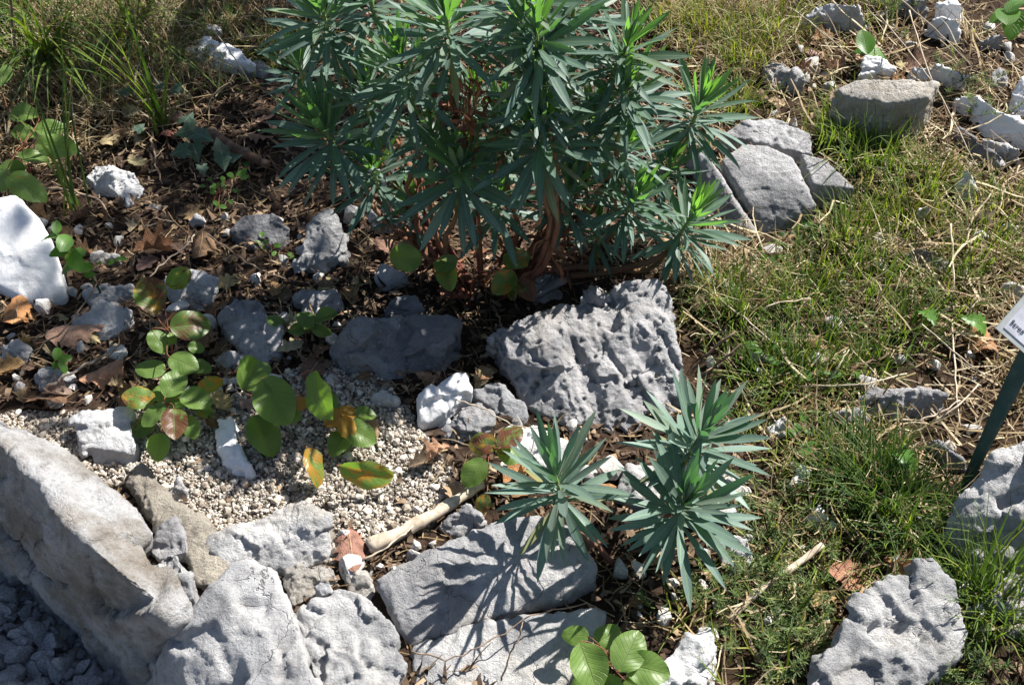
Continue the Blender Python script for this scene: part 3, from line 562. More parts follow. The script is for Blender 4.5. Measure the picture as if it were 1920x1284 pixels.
g_ = rock_material('path_stone', (0.20, 0.20, 0.21), (0.38, 0.38, 0.39), (0.28, 0.26, 0.24), 0.3, 0.0, 0.3)
for c_ in PST: c_.materials.append(g_)
def rot_rand(r):
    q = r.normal(size=4); q /= np.linalg.norm(q); return np.array(Matrix(__import__('mathutils').Quaternion(q.tolist()).to_matrix().to_4x4()))
r_ = np.random.default_rng(55); n_ = 0; placed = []
while n_ < 120:                                          # path stones at lower left
    px, py = r_.uniform(-60, 290), r_.uniform(1030, 1350); p = at(px, py, 0)
    s_ = (p[0] - PA[0]) * _pn[0] + (p[1] - PA[1]) * _pn[1]
    if s_ < 0.02: continue
    sz = r_.uniform(0.015, 0.034)
    if any((p[0] - a[0]) ** 2 + (p[1] - a[1]) ** 2 < (0.62 * (sz + a[2])) ** 2 for a in placed) and r_.random() < .93: continue
    placed.append((p[0], p[1], sz)); m_ = rot_rand(r_); m_[:3, :3] *= sz; m_[:3, 3] = p + np.array([0, 0, sz * 0.55])
    tag(obj('path_stone', PST[n_ % 10], None, None, m_), 'grey crushed stone lying in the shaded path gravel, bottom left corner', 'stone', 'path stones'); n_ += 1
chip_spots = [((560, 760), (380, 520), 14, 'white limestone chip in dark litter between the left rocks'), ((1300, 1900), (450, 1250), 64, 'pale limestone chip lying in the grass at right'),
              ((1450, 1900), (0, 330), 34, 'pale limestone chip among the rock heap, upper right'), ((640, 860), (1000, 1080), 12, 'pale limestone chip beside the dead branch and front slab'),
              ((20, 640), (380, 760), 80, 'pale limestone chip in the leaf litter at left'), ((1130, 1330), (1050, 1200), 8, 'pale limestone chip at the foot of the small spurge'), ((940, 1180), (780, 900), 14, 'white limestone chip below the pocked boulder')]
for (x0, x1), (y0, y1), cnt, lab in chip_spots:
    for i in range(cnt):
        qx, qy = r_.uniform(x0, x1), r_.uniform(y0, y1); p = at(qx, qy, 0); sz = r_.uniform(0.007, 0.02) * (1 if r_.random() < .75 else 1.7)
        if not bare(p[0], p[1]): continue
        m_ = rot_rand(r_); m_[:3, :3] *= sz; m_[:3, 3] = p + np.array([0, 0, sz * 0.4])
        tag(obj('stone_chip', CHIPS[int(r_.integers(10))], None, None, m_), ('bigger ' if sz > .018 else 'tiny ' if sz < .010 else 'small ') + 'pale stone chip ' + whereabouts(qx, qy), 'stone', 'limestone chips')

# ------------------------------------------------------------------ gravel: thousands of small stones (stuff)
def stones_mesh(name, P, S, V, F, seed):
    r = np.random.default_rng(seed); n = len(P); v = V[None] * r.uniform(0.75, 1.15, (n, len(V), 1)) * r.uniform(0.6, 1.1, (n, 1, 3))
    q = r.normal(size=(n, 4)); q /= np.linalg.norm(q, axis=1, keepdims=True); w, x, y, z = q.T
    Rm = np.stack([1 - 2 * (y * y + z * z), 2 * (x * y - z * w), 2 * (x * z + y * w), 2 * (x * y + z * w), 1 - 2 * (x * x + z * z), 2 * (y * z - x * w), 2 * (x * z - y * w), 2 * (y * z + x * w), 1 - 2 * (x * x + y * y)], 1).reshape(n, 3, 3)
    v = np.einsum('nij,nkj->nki', Rm, v) * S[:, None, None] + P[:, None, :]
    f = (F[None] + (np.arange(n) * len(V))[:, None, None]).reshape(-1, 3)
    return make_mesh(name, v.reshape(-1, 3), f, False, None, {'tone': np.repeat(r.uniform(0, 1, n) ** 0.8, len(V))})
n_ = 120000; x = rng.uniform(-1.1, 0.2, n_); y = rng.uniform(0.75, 1.5, n_); g1, _ = zone_at(x, y); keep = g1 & ~on_path(x, y) & bare(x, y); x = x[keep]; y = y[keep]
S = rng.uniform(0.0015, 0.0037, len(x)) * np.where(rng.random(len(x)) < .05, rng.uniform(1.5, 2.6, len(x)), 1)
P = np.stack([x, y, gz(x, y) + S * 0.4 + rng.uniform(0, 0.004, len(x))], 1)
tag(obj('fine_gravel', stones_mesh('fine_gravel', P, S, IV1, IF1, 3), M['gravel']), 'fine beige gravel filling the bed between the border stones', 'gravel', kind='stuff')
n_ = 9000; x = rng.uniform(-1.3, -0.2, n_); y = rng.uniform(0.4, 1.1, n_); s = (x - PA[0]) * _pn[0] + (y - PA[1]) * _pn[1]; keep = s > -0.02; x = x[keep]; y = y[keep]
S = rng.uniform(0.004, 0.011, len(x)); P = np.stack([x, y, gz(x, y) + S * 0.3], 1)
tag(obj('path_gravel', stones_mesh('path_gravel', P, S, IV1, IF1, 5), M['path_gravel']), 'grey gravel of the shaded path at bottom left', 'gravel', kind='stuff')

# ------------------------------------------------------------------ leaf meshes
def leaf_grid(nl, nw, width, bend=0.0, fold=0.15, cross=0.0, ripple=0.0, seed=0, petiole=0.0, lobes=None):
    """leaf along +X (unit length), upper side +Z; width(t) half width; returns verts, quads, uv"""
    t = np.linspace(0, 1, nl + 1); ang = -bend * t; dx = np.cos(ang); dz = np.sin(ang); step = 1.0 / nl
    cx = np.concatenate([[0], np.cumsum((dx[1:] + dx[:-1]) / 2) * step]); cz = np.concatenate([[0], np.cumsum((dz[1:] + dz[:-1]) / 2) * step])
    s = np.linspace(-1, 1, nw + 1); V = []; U = []
    r = np.random.default_rng(seed); ph = r.uniform(0, 6.28, 4)
    for i in range(nl + 1):
        w = width(t[i])
        for sj in s:
            wl = w if lobes is None else w * (1 + (lobes(t[i]) - 1) * abs(sj))
            yy = sj * wl; h = fold * abs(yy) + cross * yy * yy / max(1e-3, width(0.5)) + ripple * (math.sin(7 * t[i] + ph[0] + 2 * sj) * abs(sj) + 0.5 * math.sin(13 * t[i] + ph[1]) * sj) * w
            V.append((cx[i] - dz[i] * h, yy, cz[i] + dx[i] * h)); U.append((t[i], 0.5 + 0.5 * sj * (w / width(0.5) if False else 1)))
    I = np.arange((nl + 1) * (nw + 1)).reshape(nl + 1, nw + 1)
    return np.array(V), np.stack([I[:-1, :-1], I[1:, :-1], I[1:, 1:], I[:-1, 1:]], -1).reshape(-1, 4), np.array(U)
def w_spurge(t): return 0.057 * (0.16 + 0.84 * min(1, (t / 0.5)) ** 0.9) * (1 - max(0, (t - 0.55) / 0.45) ** 2.1) + 0.0008
def w_round(t): return 0.37 * math.sin(math.pi * min(1, max(0, t)) ** 0.88) ** 0.62 + 0.002
def w_oval(t): return 0.30 * math.sin(math.pi * min(1, max(0, t)) ** 0.9) ** 0.7 + 0.002
def w_oak(t): return (0.05 + 0.27 * math.sin(math.pi * min(1, t ** 1.25)) ** 0.8) * (1 + 0.22 * math.sin(t * 2 * math.pi * 4.0 - 1.2)) if t < 0.97 else 0.03
def w_dand(t): return (0.03 + 0.17 * math.sin(math.pi * t ** 1.3) ** 0.8) * (1 + 0.22 * math.sin(t * 40)) if t < 0.98 else 0.004
SPURGE = []                                              # drooping -> straight -> cupped
for i, b in enumerate((1.1, 0.75, 0.5, 0.3, 0.12, -0.05, -0.25, -0.45)):
    for q in range(2): SPURGE.append(leaf_grid(8, 2, (lambda t, q=q: w_spurge(t) * (0.92 + 0.2 * q)), b + 0.08 * q, 0.22, 0, 0.05, i * 2 + q))
SPURGE_ME = [make_mesh('leaf', v, q, True, u) for v, q, u in SPURGE]
for m_ in SPURGE_ME: m_.materials.append(M['spurge'])
def leafset(n, nl, nw, wf, mat, bends, fold, ripple, seed, cross=0.0):
    r = np.random.default_rng(seed); out = []
    for i in range(n):
        v, q, u = leaf_grid(nl, nw, wf, r.uniform(*bends), r.uniform(fold * .5, fold * 1.4), r.uniform(-abs(cross), abs(cross)) if cross else 0, ripple * r.uniform(.6, 1.4), seed + i)
        rim = np.abs(u[:, 1] - .5) * 2; v[:, 1] *= 1 + 0.10 * rim * fbm(v * 5.5, seed + i + 3, 3); v[:, 2] += 0.035 * fbm(v * 5, seed + i, 2)
        me = make_mesh('leaf', v, q, True, u); me.materials.append(M[mat]); out.append(me)
    return out
ROUND_ME = leafset(12, 14, 8, w_round, 'smoke', (-0.1, 1.1), 0.30, 0.13, 40, 0.5)
SOVAL_ME = leafset(5, 8, 4, w_oval, 'dandelion', (0.1, 0.8), 0.2, 0.06, 50)
DAND_ME = leafset(3, 26, 4, w_dand, 'dandelion', (0.4, 1.3), 0.25, 0.06, 60)
OAK_ME = []
for i in range(9):
    r0 = np.random.default_rng(70 + i); v, q, u = leaf_grid(24, 6, w_oak, r0.uniform(-0.6, 0.8), 0.1, r0.uniform(-1.1, 1.1), 0.12, 70 + i)
    v[:, 2] += 0.05 * fbm(v * 4, 70 + i, 2); me = make_mesh('leaf', v, q, True, u); me.materials.append(M['oak']); OAK_ME.append(me)
def ivy_mesh(seed):
    out = [(0, 0.03), (-0.16, 0.20), (-0.08, 0.46), (0.14, 0.34), (0.30, 0.50), (0.50, 0.30), (0.62, 0.24), (1.0, 0.0)]
    out = out + [(x, -y) for x, y in out[-2:0:-1]] + [(0, -0.03)]
    V = [(0.18, 0, 0.0), (0.5, 0, 0.02)] + [(x, y, 0.12 * abs(y) - 0.06 * x * x) for x, y in out]; n = len(out)
    F = [[(0 if (out[i][0] + out[(i + 1) % n][0]) < 0.62 else 1), 2 + (i + 1) % n, 2 + i] for i in range(n)]
    V = np.array(V, float); V[:, 2] += 0.03 * np.sin(V[:, 1] * 9 + seed); U = np.stack([V[:, 0], V[:, 1] + 0.5], 1)
    F = [[a, c, b] for a, b, c in F] + [[0, 2 + 4, 1], [0, 1, 2 + n - 5]]
    me = make_mesh('leaf', V, np.array(F), False, U); me.materials.append(M['ivy']); return me
IVY_ME = [ivy_mesh(i) for i in range(3)]

# ------------------------------------------------------------------ spurge plants
def bend_variant(b, r):
    B = (1.1, 0.75, 0.5, 0.3, 0.12, -0.05, -0.25, -0.45); return int(np.argmin([abs(b - x) for x in B])) * 2 + int(r.integers(2))
def spurge(name, label, base_px, shoots, pale, seed, limit=300, group='spurge plants', withered=0, stem_r=0.0055, spread=102, yk=1.0, size=1.0):
    """shoots: (px, py, height, leaf length m, leaf count, lean)"""
    r = np.random.default_rng(seed); b0 = at(*base_px, 0); root = tag(empty(name, b0), label, 'plant', group); leaves = []; stems = []; W = Acc()
    for si, (px, py, h, L, n, lean) in enumerate(shoots):
        L = L * size
        c = at(px, py, h); out = c - b0; out[2] = 0; o = nrm(out) if np.linalg.norm(out) > 1e-3 else np.array([0, 0, 1.0])
        ax = nrm(np.array([0, 0, 1.0]) + lean * o + np.array([0.03, -0.16, 0]) + r.normal(0, 0.08, 3))
        foot = b0 + np.array([o[0], o[1], 0]) * r.uniform(0.0, 0.045) + np.array([0, 0, -0.01]); D = np.linalg.norm(c - foot)
        top = c + ax * 0.045 * (L / 0.11); low = c - ax * 0.05
        p = np.concatenate([bez(foot, foot + np.array([o[0] * .35, o[1] * .35, .35]) * D, low - ax * 0.3 * D, low, 11), [c, c + ax * 0.02, top]])
        p[2:-3] += r.normal(0, 0.003, (len(p) - 5, 3)); rr = np.concatenate([np.linspace(stem_r, stem_r * .75, 11), [stem_r * .65, stem_r * .5, 0.0012]])
        A = Acc(); A.tube(p, rr, 7, np.concatenate([np.linspace(0.0, 0.45, 9), [0.7, 0.95, 1, 1, 1]])); stems.append(obj('stem', A.mesh('stem', True, b0), M['stem'], root))
        e1 = nrm(np.cross(ax, [0.2, 1, 0.1])); e2 = np.cross(ax, e1); a0 = r.uniform(0, 6.28)
        n = int(n * 1.3)
        for i in range(n):
            f = (i + 0.5) / n; az = a0 + i * 2.39996 + r.normal(0, 0.12)
            pol = math.radians(max(4, spread * (1 - f) ** 1.0 + 5 + r.normal(0, 7)))
            rad = e1 * math.cos(az) + e2 * math.sin(az); d = nrm(ax * math.cos(pol) + rad * math.sin(pol)); d = nrm(d + np.array([0, 0, -0.05 * (1 - f)]))
            pos = c + ax * ((-0.034 + 0.075 * f) * L / 0.11)
            ln = L * (1 - 0.42 * max(0, (f - 0.55) / 0.45)) * (0.72 + 0.28 * min(1, f / 0.2)) * r.uniform(0.82, 1.12)
            zz = ax * math.sin(pol) - rad * math.cos(pol); zz = nrm(zz + 0.28 * r.normal(size=3))
            bend = (0.28 - 0.5 * f) + r.normal(0, 0.22); yg = yk * float(sstep(0.25, 0.95, f)) * r.uniform(.6, 1); old = r.uniform(.5, 1) if (f < 0.16 and r.random() < 0.4) else (r.uniform(0, .25) if r.random() < .3 else 0.0)
            pl = pale * (1 - yg) * r.uniform(0.5, 1.1)
            leaves.append([ln / np.linalg.norm(pos - CAMP), bend_variant(bend, r), frame(d, zz, pos - b0, ln), yg, old, min(1, pl), si])
        if withered and D > 0.12:
            for _ in range(int(withered * r.uniform(.5, 1.4))):
                k_ = r.uniform(0.12, 0.72); i = int(k_ * 10); q0 = p[i] + (p[i + 1] - p[i]) * (k_ * 10 - i); a = r.uniform(0, 6.28)
                d = nrm([0.7 * math.cos(a), 0.7 * math.sin(a), -r.uniform(0.5, 1.6)]); v, q, u = SPURGE[int(r.integers(0, 6))]; m4 = frame(d, r.normal(size=3), q0, r.uniform(0.04, 0.075))
                v2 = v * np.array([1, 0.9, 1]) + np.stack([0 * v[:, 0], 0.05 * np.sin(v[:, 0] * 9 + a), 0.05 * np.cos(v[:, 0] * 7 + a)], 1); W.add(v2 @ m4[:3, :3].T + m4[:3, 3], q, None, u, r.uniform(0, 1))
    leaves.sort(key=lambda l: -l[0]); R_ = Acc()
    for i, (_, var, m4, yg, old, pl, si) in enumerate(leaves):
        if i < limit: obj('leaf', SPURGE_ME[var], None, stems[si], m4, (yg, old, pl))
        else: v, q, u = SPURGE[var]; R_.add(v @ m4[:3, :3].T + m4[:3, 3], q, None, u, yg * 0.9)
    if R_.n:
        o = obj('leaf_mass', R_.mesh('leaf_mass'), M['spurge'], root, None, (0, 0, pale * 0.8)); tag(o, kind='stuff')
    if W.n: tag(obj('withered_leaves', W.mesh('withered_leaves', True, b0), M['withered'], root), 'brown withered leaves hanging along the stems', kind='stuff')
    return root, b0
main_shoots = [(1280, 432, .13, .108, 54, .35), (862, 332, .27, .118, 58, .1), (620, 262, .29, .115, 58, .25), (1015, 268, .35, .118, 56, .0), (1180, 388, .17, .095, 44, .1),
    (1172, 290, .25, .095, 46, .1), (1302, 222, .25, .11, 54, .25), (760, 148, .42, .108, 52, .1), (1010, 176, .44, .105, 50, .0), (1172, 188, .38, .10, 50, .1),
    (1008, 90, .52, .11, 54, .0), (842, 62, .50, .11, 52, .05), (612, 46, .46, .112, 54, .15), (566, 140, .36, .085, 34, .15), (1165, 110, .45, .10, 48, .1),
    (990, 15, .56, .105, 48, .0), (1075, 30, .52, .10, 46, .1), (808, 258, .32, .08, 30, .0), (890, 195, .36, .085, 30, .0), (700, 20, .48, .10, 42, .1), (1250, 330, .15, .085, 34, .15), (705, 335, .20, .10, 40, .2), (935, 385, .17, .10, 40, .1), (1065, 372, .20, .10, 40, .1), (1110, 250, .32, .10, 44, .0), (780, 395, .13, .085, 30, .2), (690, 190, .34, .10, 44, .15), (940, 245, .33, .10, 44, .0), (1120, 440, .10, .08, 28, .2)]
root, b0 = spurge('spurge_plant', 'large bushy spurge with whorls of narrow blue-green leaves in the middle', (905, 545), main_shoots, 0.6, 11, withered=13, spread=116, size=1.0)
# last year's withered flower head in the middle of the big plant
A = Acc(); r_ = np.random.default_rng(81); hp = at(880, 175, .42); fb = at(905, 545, 0)
A.tube(bez(fb, fb + [0, 0, .2], hp - [0, 0, .15], hp, 9), 0.003, 5, 0.35)
for i in range(26):
    a = r_.uniform(0, 6.28); e = hp + np.array([math.cos(a), math.sin(a), 0]) * r_.uniform(.015, .06) + [0, 0, r_.uniform(-.11, .03)]; mid = (hp + e) / 2 + [0, 0, r_.uniform(.02, .05)]
    st = hp + [0, 0, r_.uniform(-.05, .02)]; A.tube(bez(st, mid, mid, e, 6), 0.0007, 4, r_.uniform(.3, 1))
    for _ in range(7):
        v, q, u = SPURGE[int(r_.integers(0, 8))]; m4 = frame(r_.normal(size=3) + [0, 0, -.9], r_.normal(size=3), e + r_.normal(0, .006, 3), r_.uniform(.012, .03)); A.add((v * [1, 2.6, 1]) @ m4[:3, :3].T + m4[:3, 3], q, None, u, r_.uniform(0, .9))
tag(obj('withered_flower_head', A.mesh('withered_flower_head', True, b0), M['withered'], root), 'brown withered flower head on pale stalks')
# a reddish woody stem creeping to the right-hand shoot
A = Acc(); s0, s1 = at(990, 515, .02), at(1262, 470, .10)
A.tube(bez(s0, at(1060, 520, .03), at(1170, 520, .04), s1, 14), np.linspace(.0065, .005, 14), 7, 0.25); obj('stem', A.mesh('stem', True, b0), M['stem'], root)
spurge('spurge_plant', 'small sunlit spurge with three pale blue-green whorls before the boulder', (1185, 1075),
       [(1048, 918, .14, .100, 46, .25), (1276, 962, .13, .104, 52, .12), (1300, 838, .17, .100, 46, .2)], 0.95, 23, limit=300, stem_r=0.005, yk=.16, size=1.1)

# ------------------------------------------------------------------ broad-leaved seedlings
def img_dir(deg): a = math.radians(deg); return RGT * math.cos(a) + UPV * math.sin(a)
def broadleaf(name, label, root_px, leaves, meshes, cat='seedling', group=None, up=0.55, seed=0, stem_mat='seed_stem', stem_r=0.0016, wid=1.0):
    """leaves: (px, py, length px, image direction of the tip, height, (red, yellow, bright)[, roll])"""
    r = np.random.default_rng(seed); b0 = at(*root_px, 0); root = tag(empty(name, b0), label, cat, group); A = Acc(); A_h = 0
    hmax = max(l[4] for l in leaves); ctr = np.mean([at(l[0], l[1], l[4]) for l in leaves], 0); tip = np.array([*(b0 * 0.45 + ctr * 0.55)[:2], b0[2] + hmax * 0.75])
    sp = bez(b0 - [0, 0, .01], b0 + [0, 0, hmax * .3], tip - [0, 0, hmax * .2], tip, 8); A.tube(sp, np.linspace(stem_r * 1.5, stem_r * .8, 8), 5, np.linspace(0, .4, 8))
    for l in leaves:
        px, py, lp, ang, h, tone = l[:6]; roll = l[6] if len(l) > 6 else r.normal(0, 16)
        c = at(px, py, h); D = np.linalg.norm(c - CAMP); tocam = nrm(CAMP - c); Z = nrm(up * np.array([0, 0, 1.0]) + (1 - up) * tocam + r.normal(0, 0.10, 3))
        X = img_dir(ang); X = nrm(X - Z * (X @ Z)); rm = np.array(Matrix.Rotation(math.radians(roll), 3, Vector(X))); Z = rm @ Z
        L = lp / FPX * D * 0.97; pos = c - X * L * 0.5
        obj('leaf', meshes[int(r.integers(len(meshes)))], None, root, frame(X, Z, pos - b0, L) @ np.diag([1, wid, 1, 1]), tone)
        hz = pos[2]; j = int(np.argmin(np.abs(sp[:, 2] - (hz - 0.015)))); A.tube(bez(sp[j], sp[j] + [0, 0, .008], pos - X * L * .2, pos + X * 0.002, 6), stem_r * .55, 4, 0.3)
    obj('stem', A.mesh('stem', True, b0), M[stem_mat], root); return root
G_ = 'smokebush seedlings'; n0 = (0, 0, .5)
broadleaf('smokebush_seedling', 'bright yellow-green seedling with one red-blotched leaf on the gravel edge', (318, 812), [
    (258, 742, 68, 155, .07, (.55, .5, .65)), (300, 733, 48, 100, .05, (0, .3, .7)), (327, 718, 64, 65, .09, (0, .1, .6)), (368, 750, 62, -5, .075, (.1, .1, .55)), (340, 750, 56, 20, .06, (0, .1, .6)),
    (290, 780, 60, 215, .065, (.1, .1, .45)), (327, 794, 66, -85, .085, (1.0, .3, .6)), (266, 802, 46, 215, .03, (.5, .3, .4)), (298, 838, 56, -85, .05, (0, .35, .75)), (358, 800, 48, -65, .05, (.1, .3, .6)), (384, 772, 36, -10, .03, (0, .5, .8)),
    (395, 722, 50, 20, .06, (.3, .7, .5), 50), (400, 790, 32, -30, .02, (1, .4, .4))], ROUND_ME, group=G_, seed=1)
broadleaf('smokebush_seedling', 'dark green seedling with reddening top leaves above the gravel', (330, 700), [
    (284, 553, 78, 105, .13, (.75, .6, .25)), (358, 608, 78, 15, .12, (.65, .2, .25)), (297, 640, 52, -60, .10, n0), (281, 690, 58, 175, .07, (0, .1, .6)), (344, 680, 62, -25, .10, (0, .15, .6)), (338, 522, 56, 30, .13, (.6, .3, .35), 40),
    (312, 598, 56, 200, .1, (1, .3, .1)), (368, 650, 34, 0, .05, n0), (378, 686, 40, -10, .04, (0, 0, .4)), (322, 634, 26, 80, .09, (0, .2, .8))], ROUND_ME, group=G_, seed=2)
broadleaf('smokebush_seedling', 'seedling with large glossy dark green leaves in the gravel', (525, 800), [
    (474, 697, 82, 75, .10, (0, 0, .4)), (514, 750, 104, -58, .10, (0, 0, .45)), (592, 742, 104, -84, .11, (0, 0, .5)), (497, 812, 90, -60, .045, (0, 0, .3)), (546, 778, 42, -15, .06, (0, .1, .5)), (556, 752, 50, 60, .04, (.1, .9, .5)), (612, 760, 70, -70, .06, (0, 0, .4))], ROUND_ME, group=G_, seed=3)
broadleaf('smokebush_seedling', 'low seedling with orange and green leaves right of the dark green one', (645, 815), [
    (640, 782, 72, 40, .05, (.15, 1.0, .5)), (676, 812, 70, -25, .05, (0, .2, .5)), (636, 828, 60, -120, .035, (.1, .35, .45)), (684, 778, 46, 10, .05, (0, .2, .5)), (650, 800, 50, -60, .06, (.2, .9, .5))], ROUND_ME, group=G_, seed=4)
broadleaf('smokebush_seedling', 'single upright leaf half orange half green on the sunlit gravel', (578, 862), [(593, 873, 82, -62, .045, (.1, .72, .7), -45)], ROUND_ME, group=G_, seed=5, wid=.75)
broadleaf('smokebush_seedling', 'single long green leaf with orange tip casting a shadow on the gravel', (648, 880), [(688, 892, 112, -17, .05, (.1, .55, .7), 55)], ROUND_ME, group=G_, seed=6, wid=.7)
broadleaf('smokebush_seedling', 'seedling with reddening leaves left of the small spurge', (915, 862), [
    (888, 884, 68, 235, .07, (0, 0, .35), 0), (902, 830, 64, 165, .08, (.7, .6, .4)), (957, 818, 64, 55, .09, (.85, .4, .3)), (958, 848, 58, -15, .07, (.4, .2, .5)), (905, 945, 42, 250, .03, (.6, .6, .2)), (932, 835, 40, 20, .06, (.8, .3, .3))], ROUND_ME, group=G_, seed=7)
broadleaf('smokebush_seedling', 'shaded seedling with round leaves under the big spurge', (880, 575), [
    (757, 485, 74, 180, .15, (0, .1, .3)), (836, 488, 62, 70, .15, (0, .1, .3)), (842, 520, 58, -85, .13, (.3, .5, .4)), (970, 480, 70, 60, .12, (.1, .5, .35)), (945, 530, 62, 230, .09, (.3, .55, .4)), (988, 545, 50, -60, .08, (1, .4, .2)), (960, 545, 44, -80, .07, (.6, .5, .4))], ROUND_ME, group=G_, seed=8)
broadleaf('smokebush_seedling', 'sunlit bright green seedling at the bottom edge', (1135, 1255), [
    (1078, 1190, 54, 170, .07, (0, 0, .6), 0), (1104, 1250, 94, -75, .08, (0, .05, .8), 0), (1180, 1218, 90, 65, .10, (0, .05, .7), 0), (1214, 1254, 88, -15, .08, (0, .1, .7), 10), (1140, 1192, 62, 35, .05, (0, .1, .7)), (1078, 1290, 70, 230, .05, (0, .1, .7)), (1150, 1290, 60, -60, .05, (0, .1, .8)), (1195, 1290, 60, -40, .04, (0, 0, .5))], ROUND_ME, group=G_, seed=9)
broadleaf('smokebush_seedling', 'seedling with pale oval leaves at the left edge above white boulder', (62, 340), [
    (106, 274, 74, -5, .11, (.1, .3, .95), 0), (40, 212, 58, 175, .10, (0, 0, .6)), (94, 240, 52, 15, .09, (0, .1, .8)), (42, 248, 48, 165, .08, (0, .1, .7)), (62, 297, 58, -8, .08, (0, .25, .8)), (50, 348, 80, -30, .09, (0, .3, .95), 0), (4, 335, 56, 110, .08, (0, .1, .8)), (6, 140, 50, 90, .10, (0, 0, .6)), (20, 318, 50, 200, .07, (0, .1, .6))], ROUND_ME, group=G_, seed=10, wid=.85)
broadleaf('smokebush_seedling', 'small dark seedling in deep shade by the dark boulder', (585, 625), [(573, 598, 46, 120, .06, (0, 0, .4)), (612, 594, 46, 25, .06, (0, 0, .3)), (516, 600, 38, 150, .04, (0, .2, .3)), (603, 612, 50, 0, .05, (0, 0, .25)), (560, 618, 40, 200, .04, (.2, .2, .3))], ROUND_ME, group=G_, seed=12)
broadleaf('leafy_herb', 'upright yellow-green herb leaning over the white boulder', (195, 562), [(92, 442, 44, 165, .15, (0, .3, .7)), (122, 452, 48, 70, .16, n0), (112, 472, 40, 200, .14, (0, 0, .3)), (140, 488, 50, -60, .12, (0, .35, .6)), (150, 472, 34, 60, .12, n0), (160, 502, 30, 20, .1, n0), (128, 500, 36, 230, .1, (0, .3, .5)), (168, 515, 24, 10, .08, n0), (106, 425, 30, 90, .16, n0)], SOVAL_ME, 'herb', seed=13, stem_mat='herb')
broadleaf('leafy_herb', 'tiny three-leaved plantlet in leaf litter at left', (108, 700), [(107, 662, 30, 95, .04, n0), (122, 672, 26, 20, .035, n0), (118, 688, 26, -55, .03, n0), (104, 684, 20, 250, .03, n0)], SOVAL_ME, 'herb', seed=14, stem_mat='seed_stem')
broadleaf('leafy_herb', 'broad-leaved rosette under the broken slab, leaves darkened for deep shade', (1500, 440), [(1505, 436, 84, -170, .015, (0, 0, .0), 10), (1470, 450, 60, 200, .012, (0, 0, .0)), (1535, 425, 60, 20, .015, (0, 0, .0))], SOVAL_ME, 'herb', seed=15, up=.8)  # deep shade below the slab is put into the leaf brightness
broadleaf('dandelion', 'bright green toothed leaf standing in grass by the sign', (1800, 625), [(1836, 600, 62, -20, .05, (0, .05, .9), 0)], DAND_ME, 'herb', seed=16, wid=1.4)
broadleaf('dandelion', 'bright upright toothed leaf in the grass, middle right', (1745, 615), [(1742, 582, 62, 100, .05, (0, .1, .8), 0)], DAND_ME, 'herb', seed=17, wid=1.2)
broadleaf('dandelion', 'bright toothed leaf left of the green stake', (1700, 880), [(1695, 850, 60, 95, .05, (0, 0, .8), 0), (1712, 872, 40, 20, .03, n0)], DAND_ME, 'herb', seed=18, wid=1.5)
broadleaf('leafy_herb', 'green leaf pair among orange leaves at the top right', (1630, 112), [(1622, 78, 56, 95, .07, (0, 0, .4)), (1648, 100, 62, -25, .05, (0, .1, .8)), (1618, 92, 40, 140, .05, n0)], SOVAL_ME, 'herb', seed=19)
broadleaf('leafy_herb', 'tall green herb at the top right corner', (1890, 70), [(1890, 20, 70, 80, .16, n0), (1900, 45, 60, 260, .12, (0, 0, .4)), (1880, 30, 50, 200, .13, n0), (1905, 5, 50, 50, .17, n0)], SOVAL_ME, 'herb', seed=20)
def herb_patch(label, spots, size, seed, h=.03):
    r = np.random.default_rng(seed); lv = []
    for (x, y, n) in spots:
        for _ in range(n): lv.append((x + r.normal(0, 13), y + r.normal(0, 9), size * r.uniform(.7, 1.3), r.uniform(0, 360), h * r.uniform(.4, 1.3), (0, r.uniform(0, .3), r.uniform(.4, .8))))
    c = np.mean([(l[0], l[1]) for l in lv], 0); broadleaf('leafy_herb', label, (c[0], c[1] + 12), lv, SOVAL_ME, 'herb', 'small green herbs', seed=seed, stem_r=.0008)
herb_patch('patch of tiny bright leaves beside the ivy', [(400, 345, 7), (430, 330, 5), (415, 372, 6)], 14, 30)
herb_patch('little bright herb by the fallen bark', [(455, 322, 4)], 20, 31)
herb_patch('bright small-leaved herb above the small spurge', [(1500, 800, 7), (1520, 835, 5)], 22, 32)
herb_patch('yellow-green sprigs in the grass, middle right', [(1480, 690, 8), (1530, 700, 8), (1580, 705, 6)], 18, 33)
herb_patch('small green sprig left of the straw-crossed stone', [(1415, 655, 6), (1450, 665, 5)], 20, 34)
herb_patch('tiny herb in the dapples behind the dark boulder', [(500, 448, 6), (535, 470, 4)], 14, 35)
herb_patch('tiny green leaves near the yellow-green herb', [(165, 500, 5), (230, 485, 4)], 14, 36)
herb_patch('fresh green sprig under the broken slab', [(1445, 465, 6), (1465, 495, 5)], 18, 37)
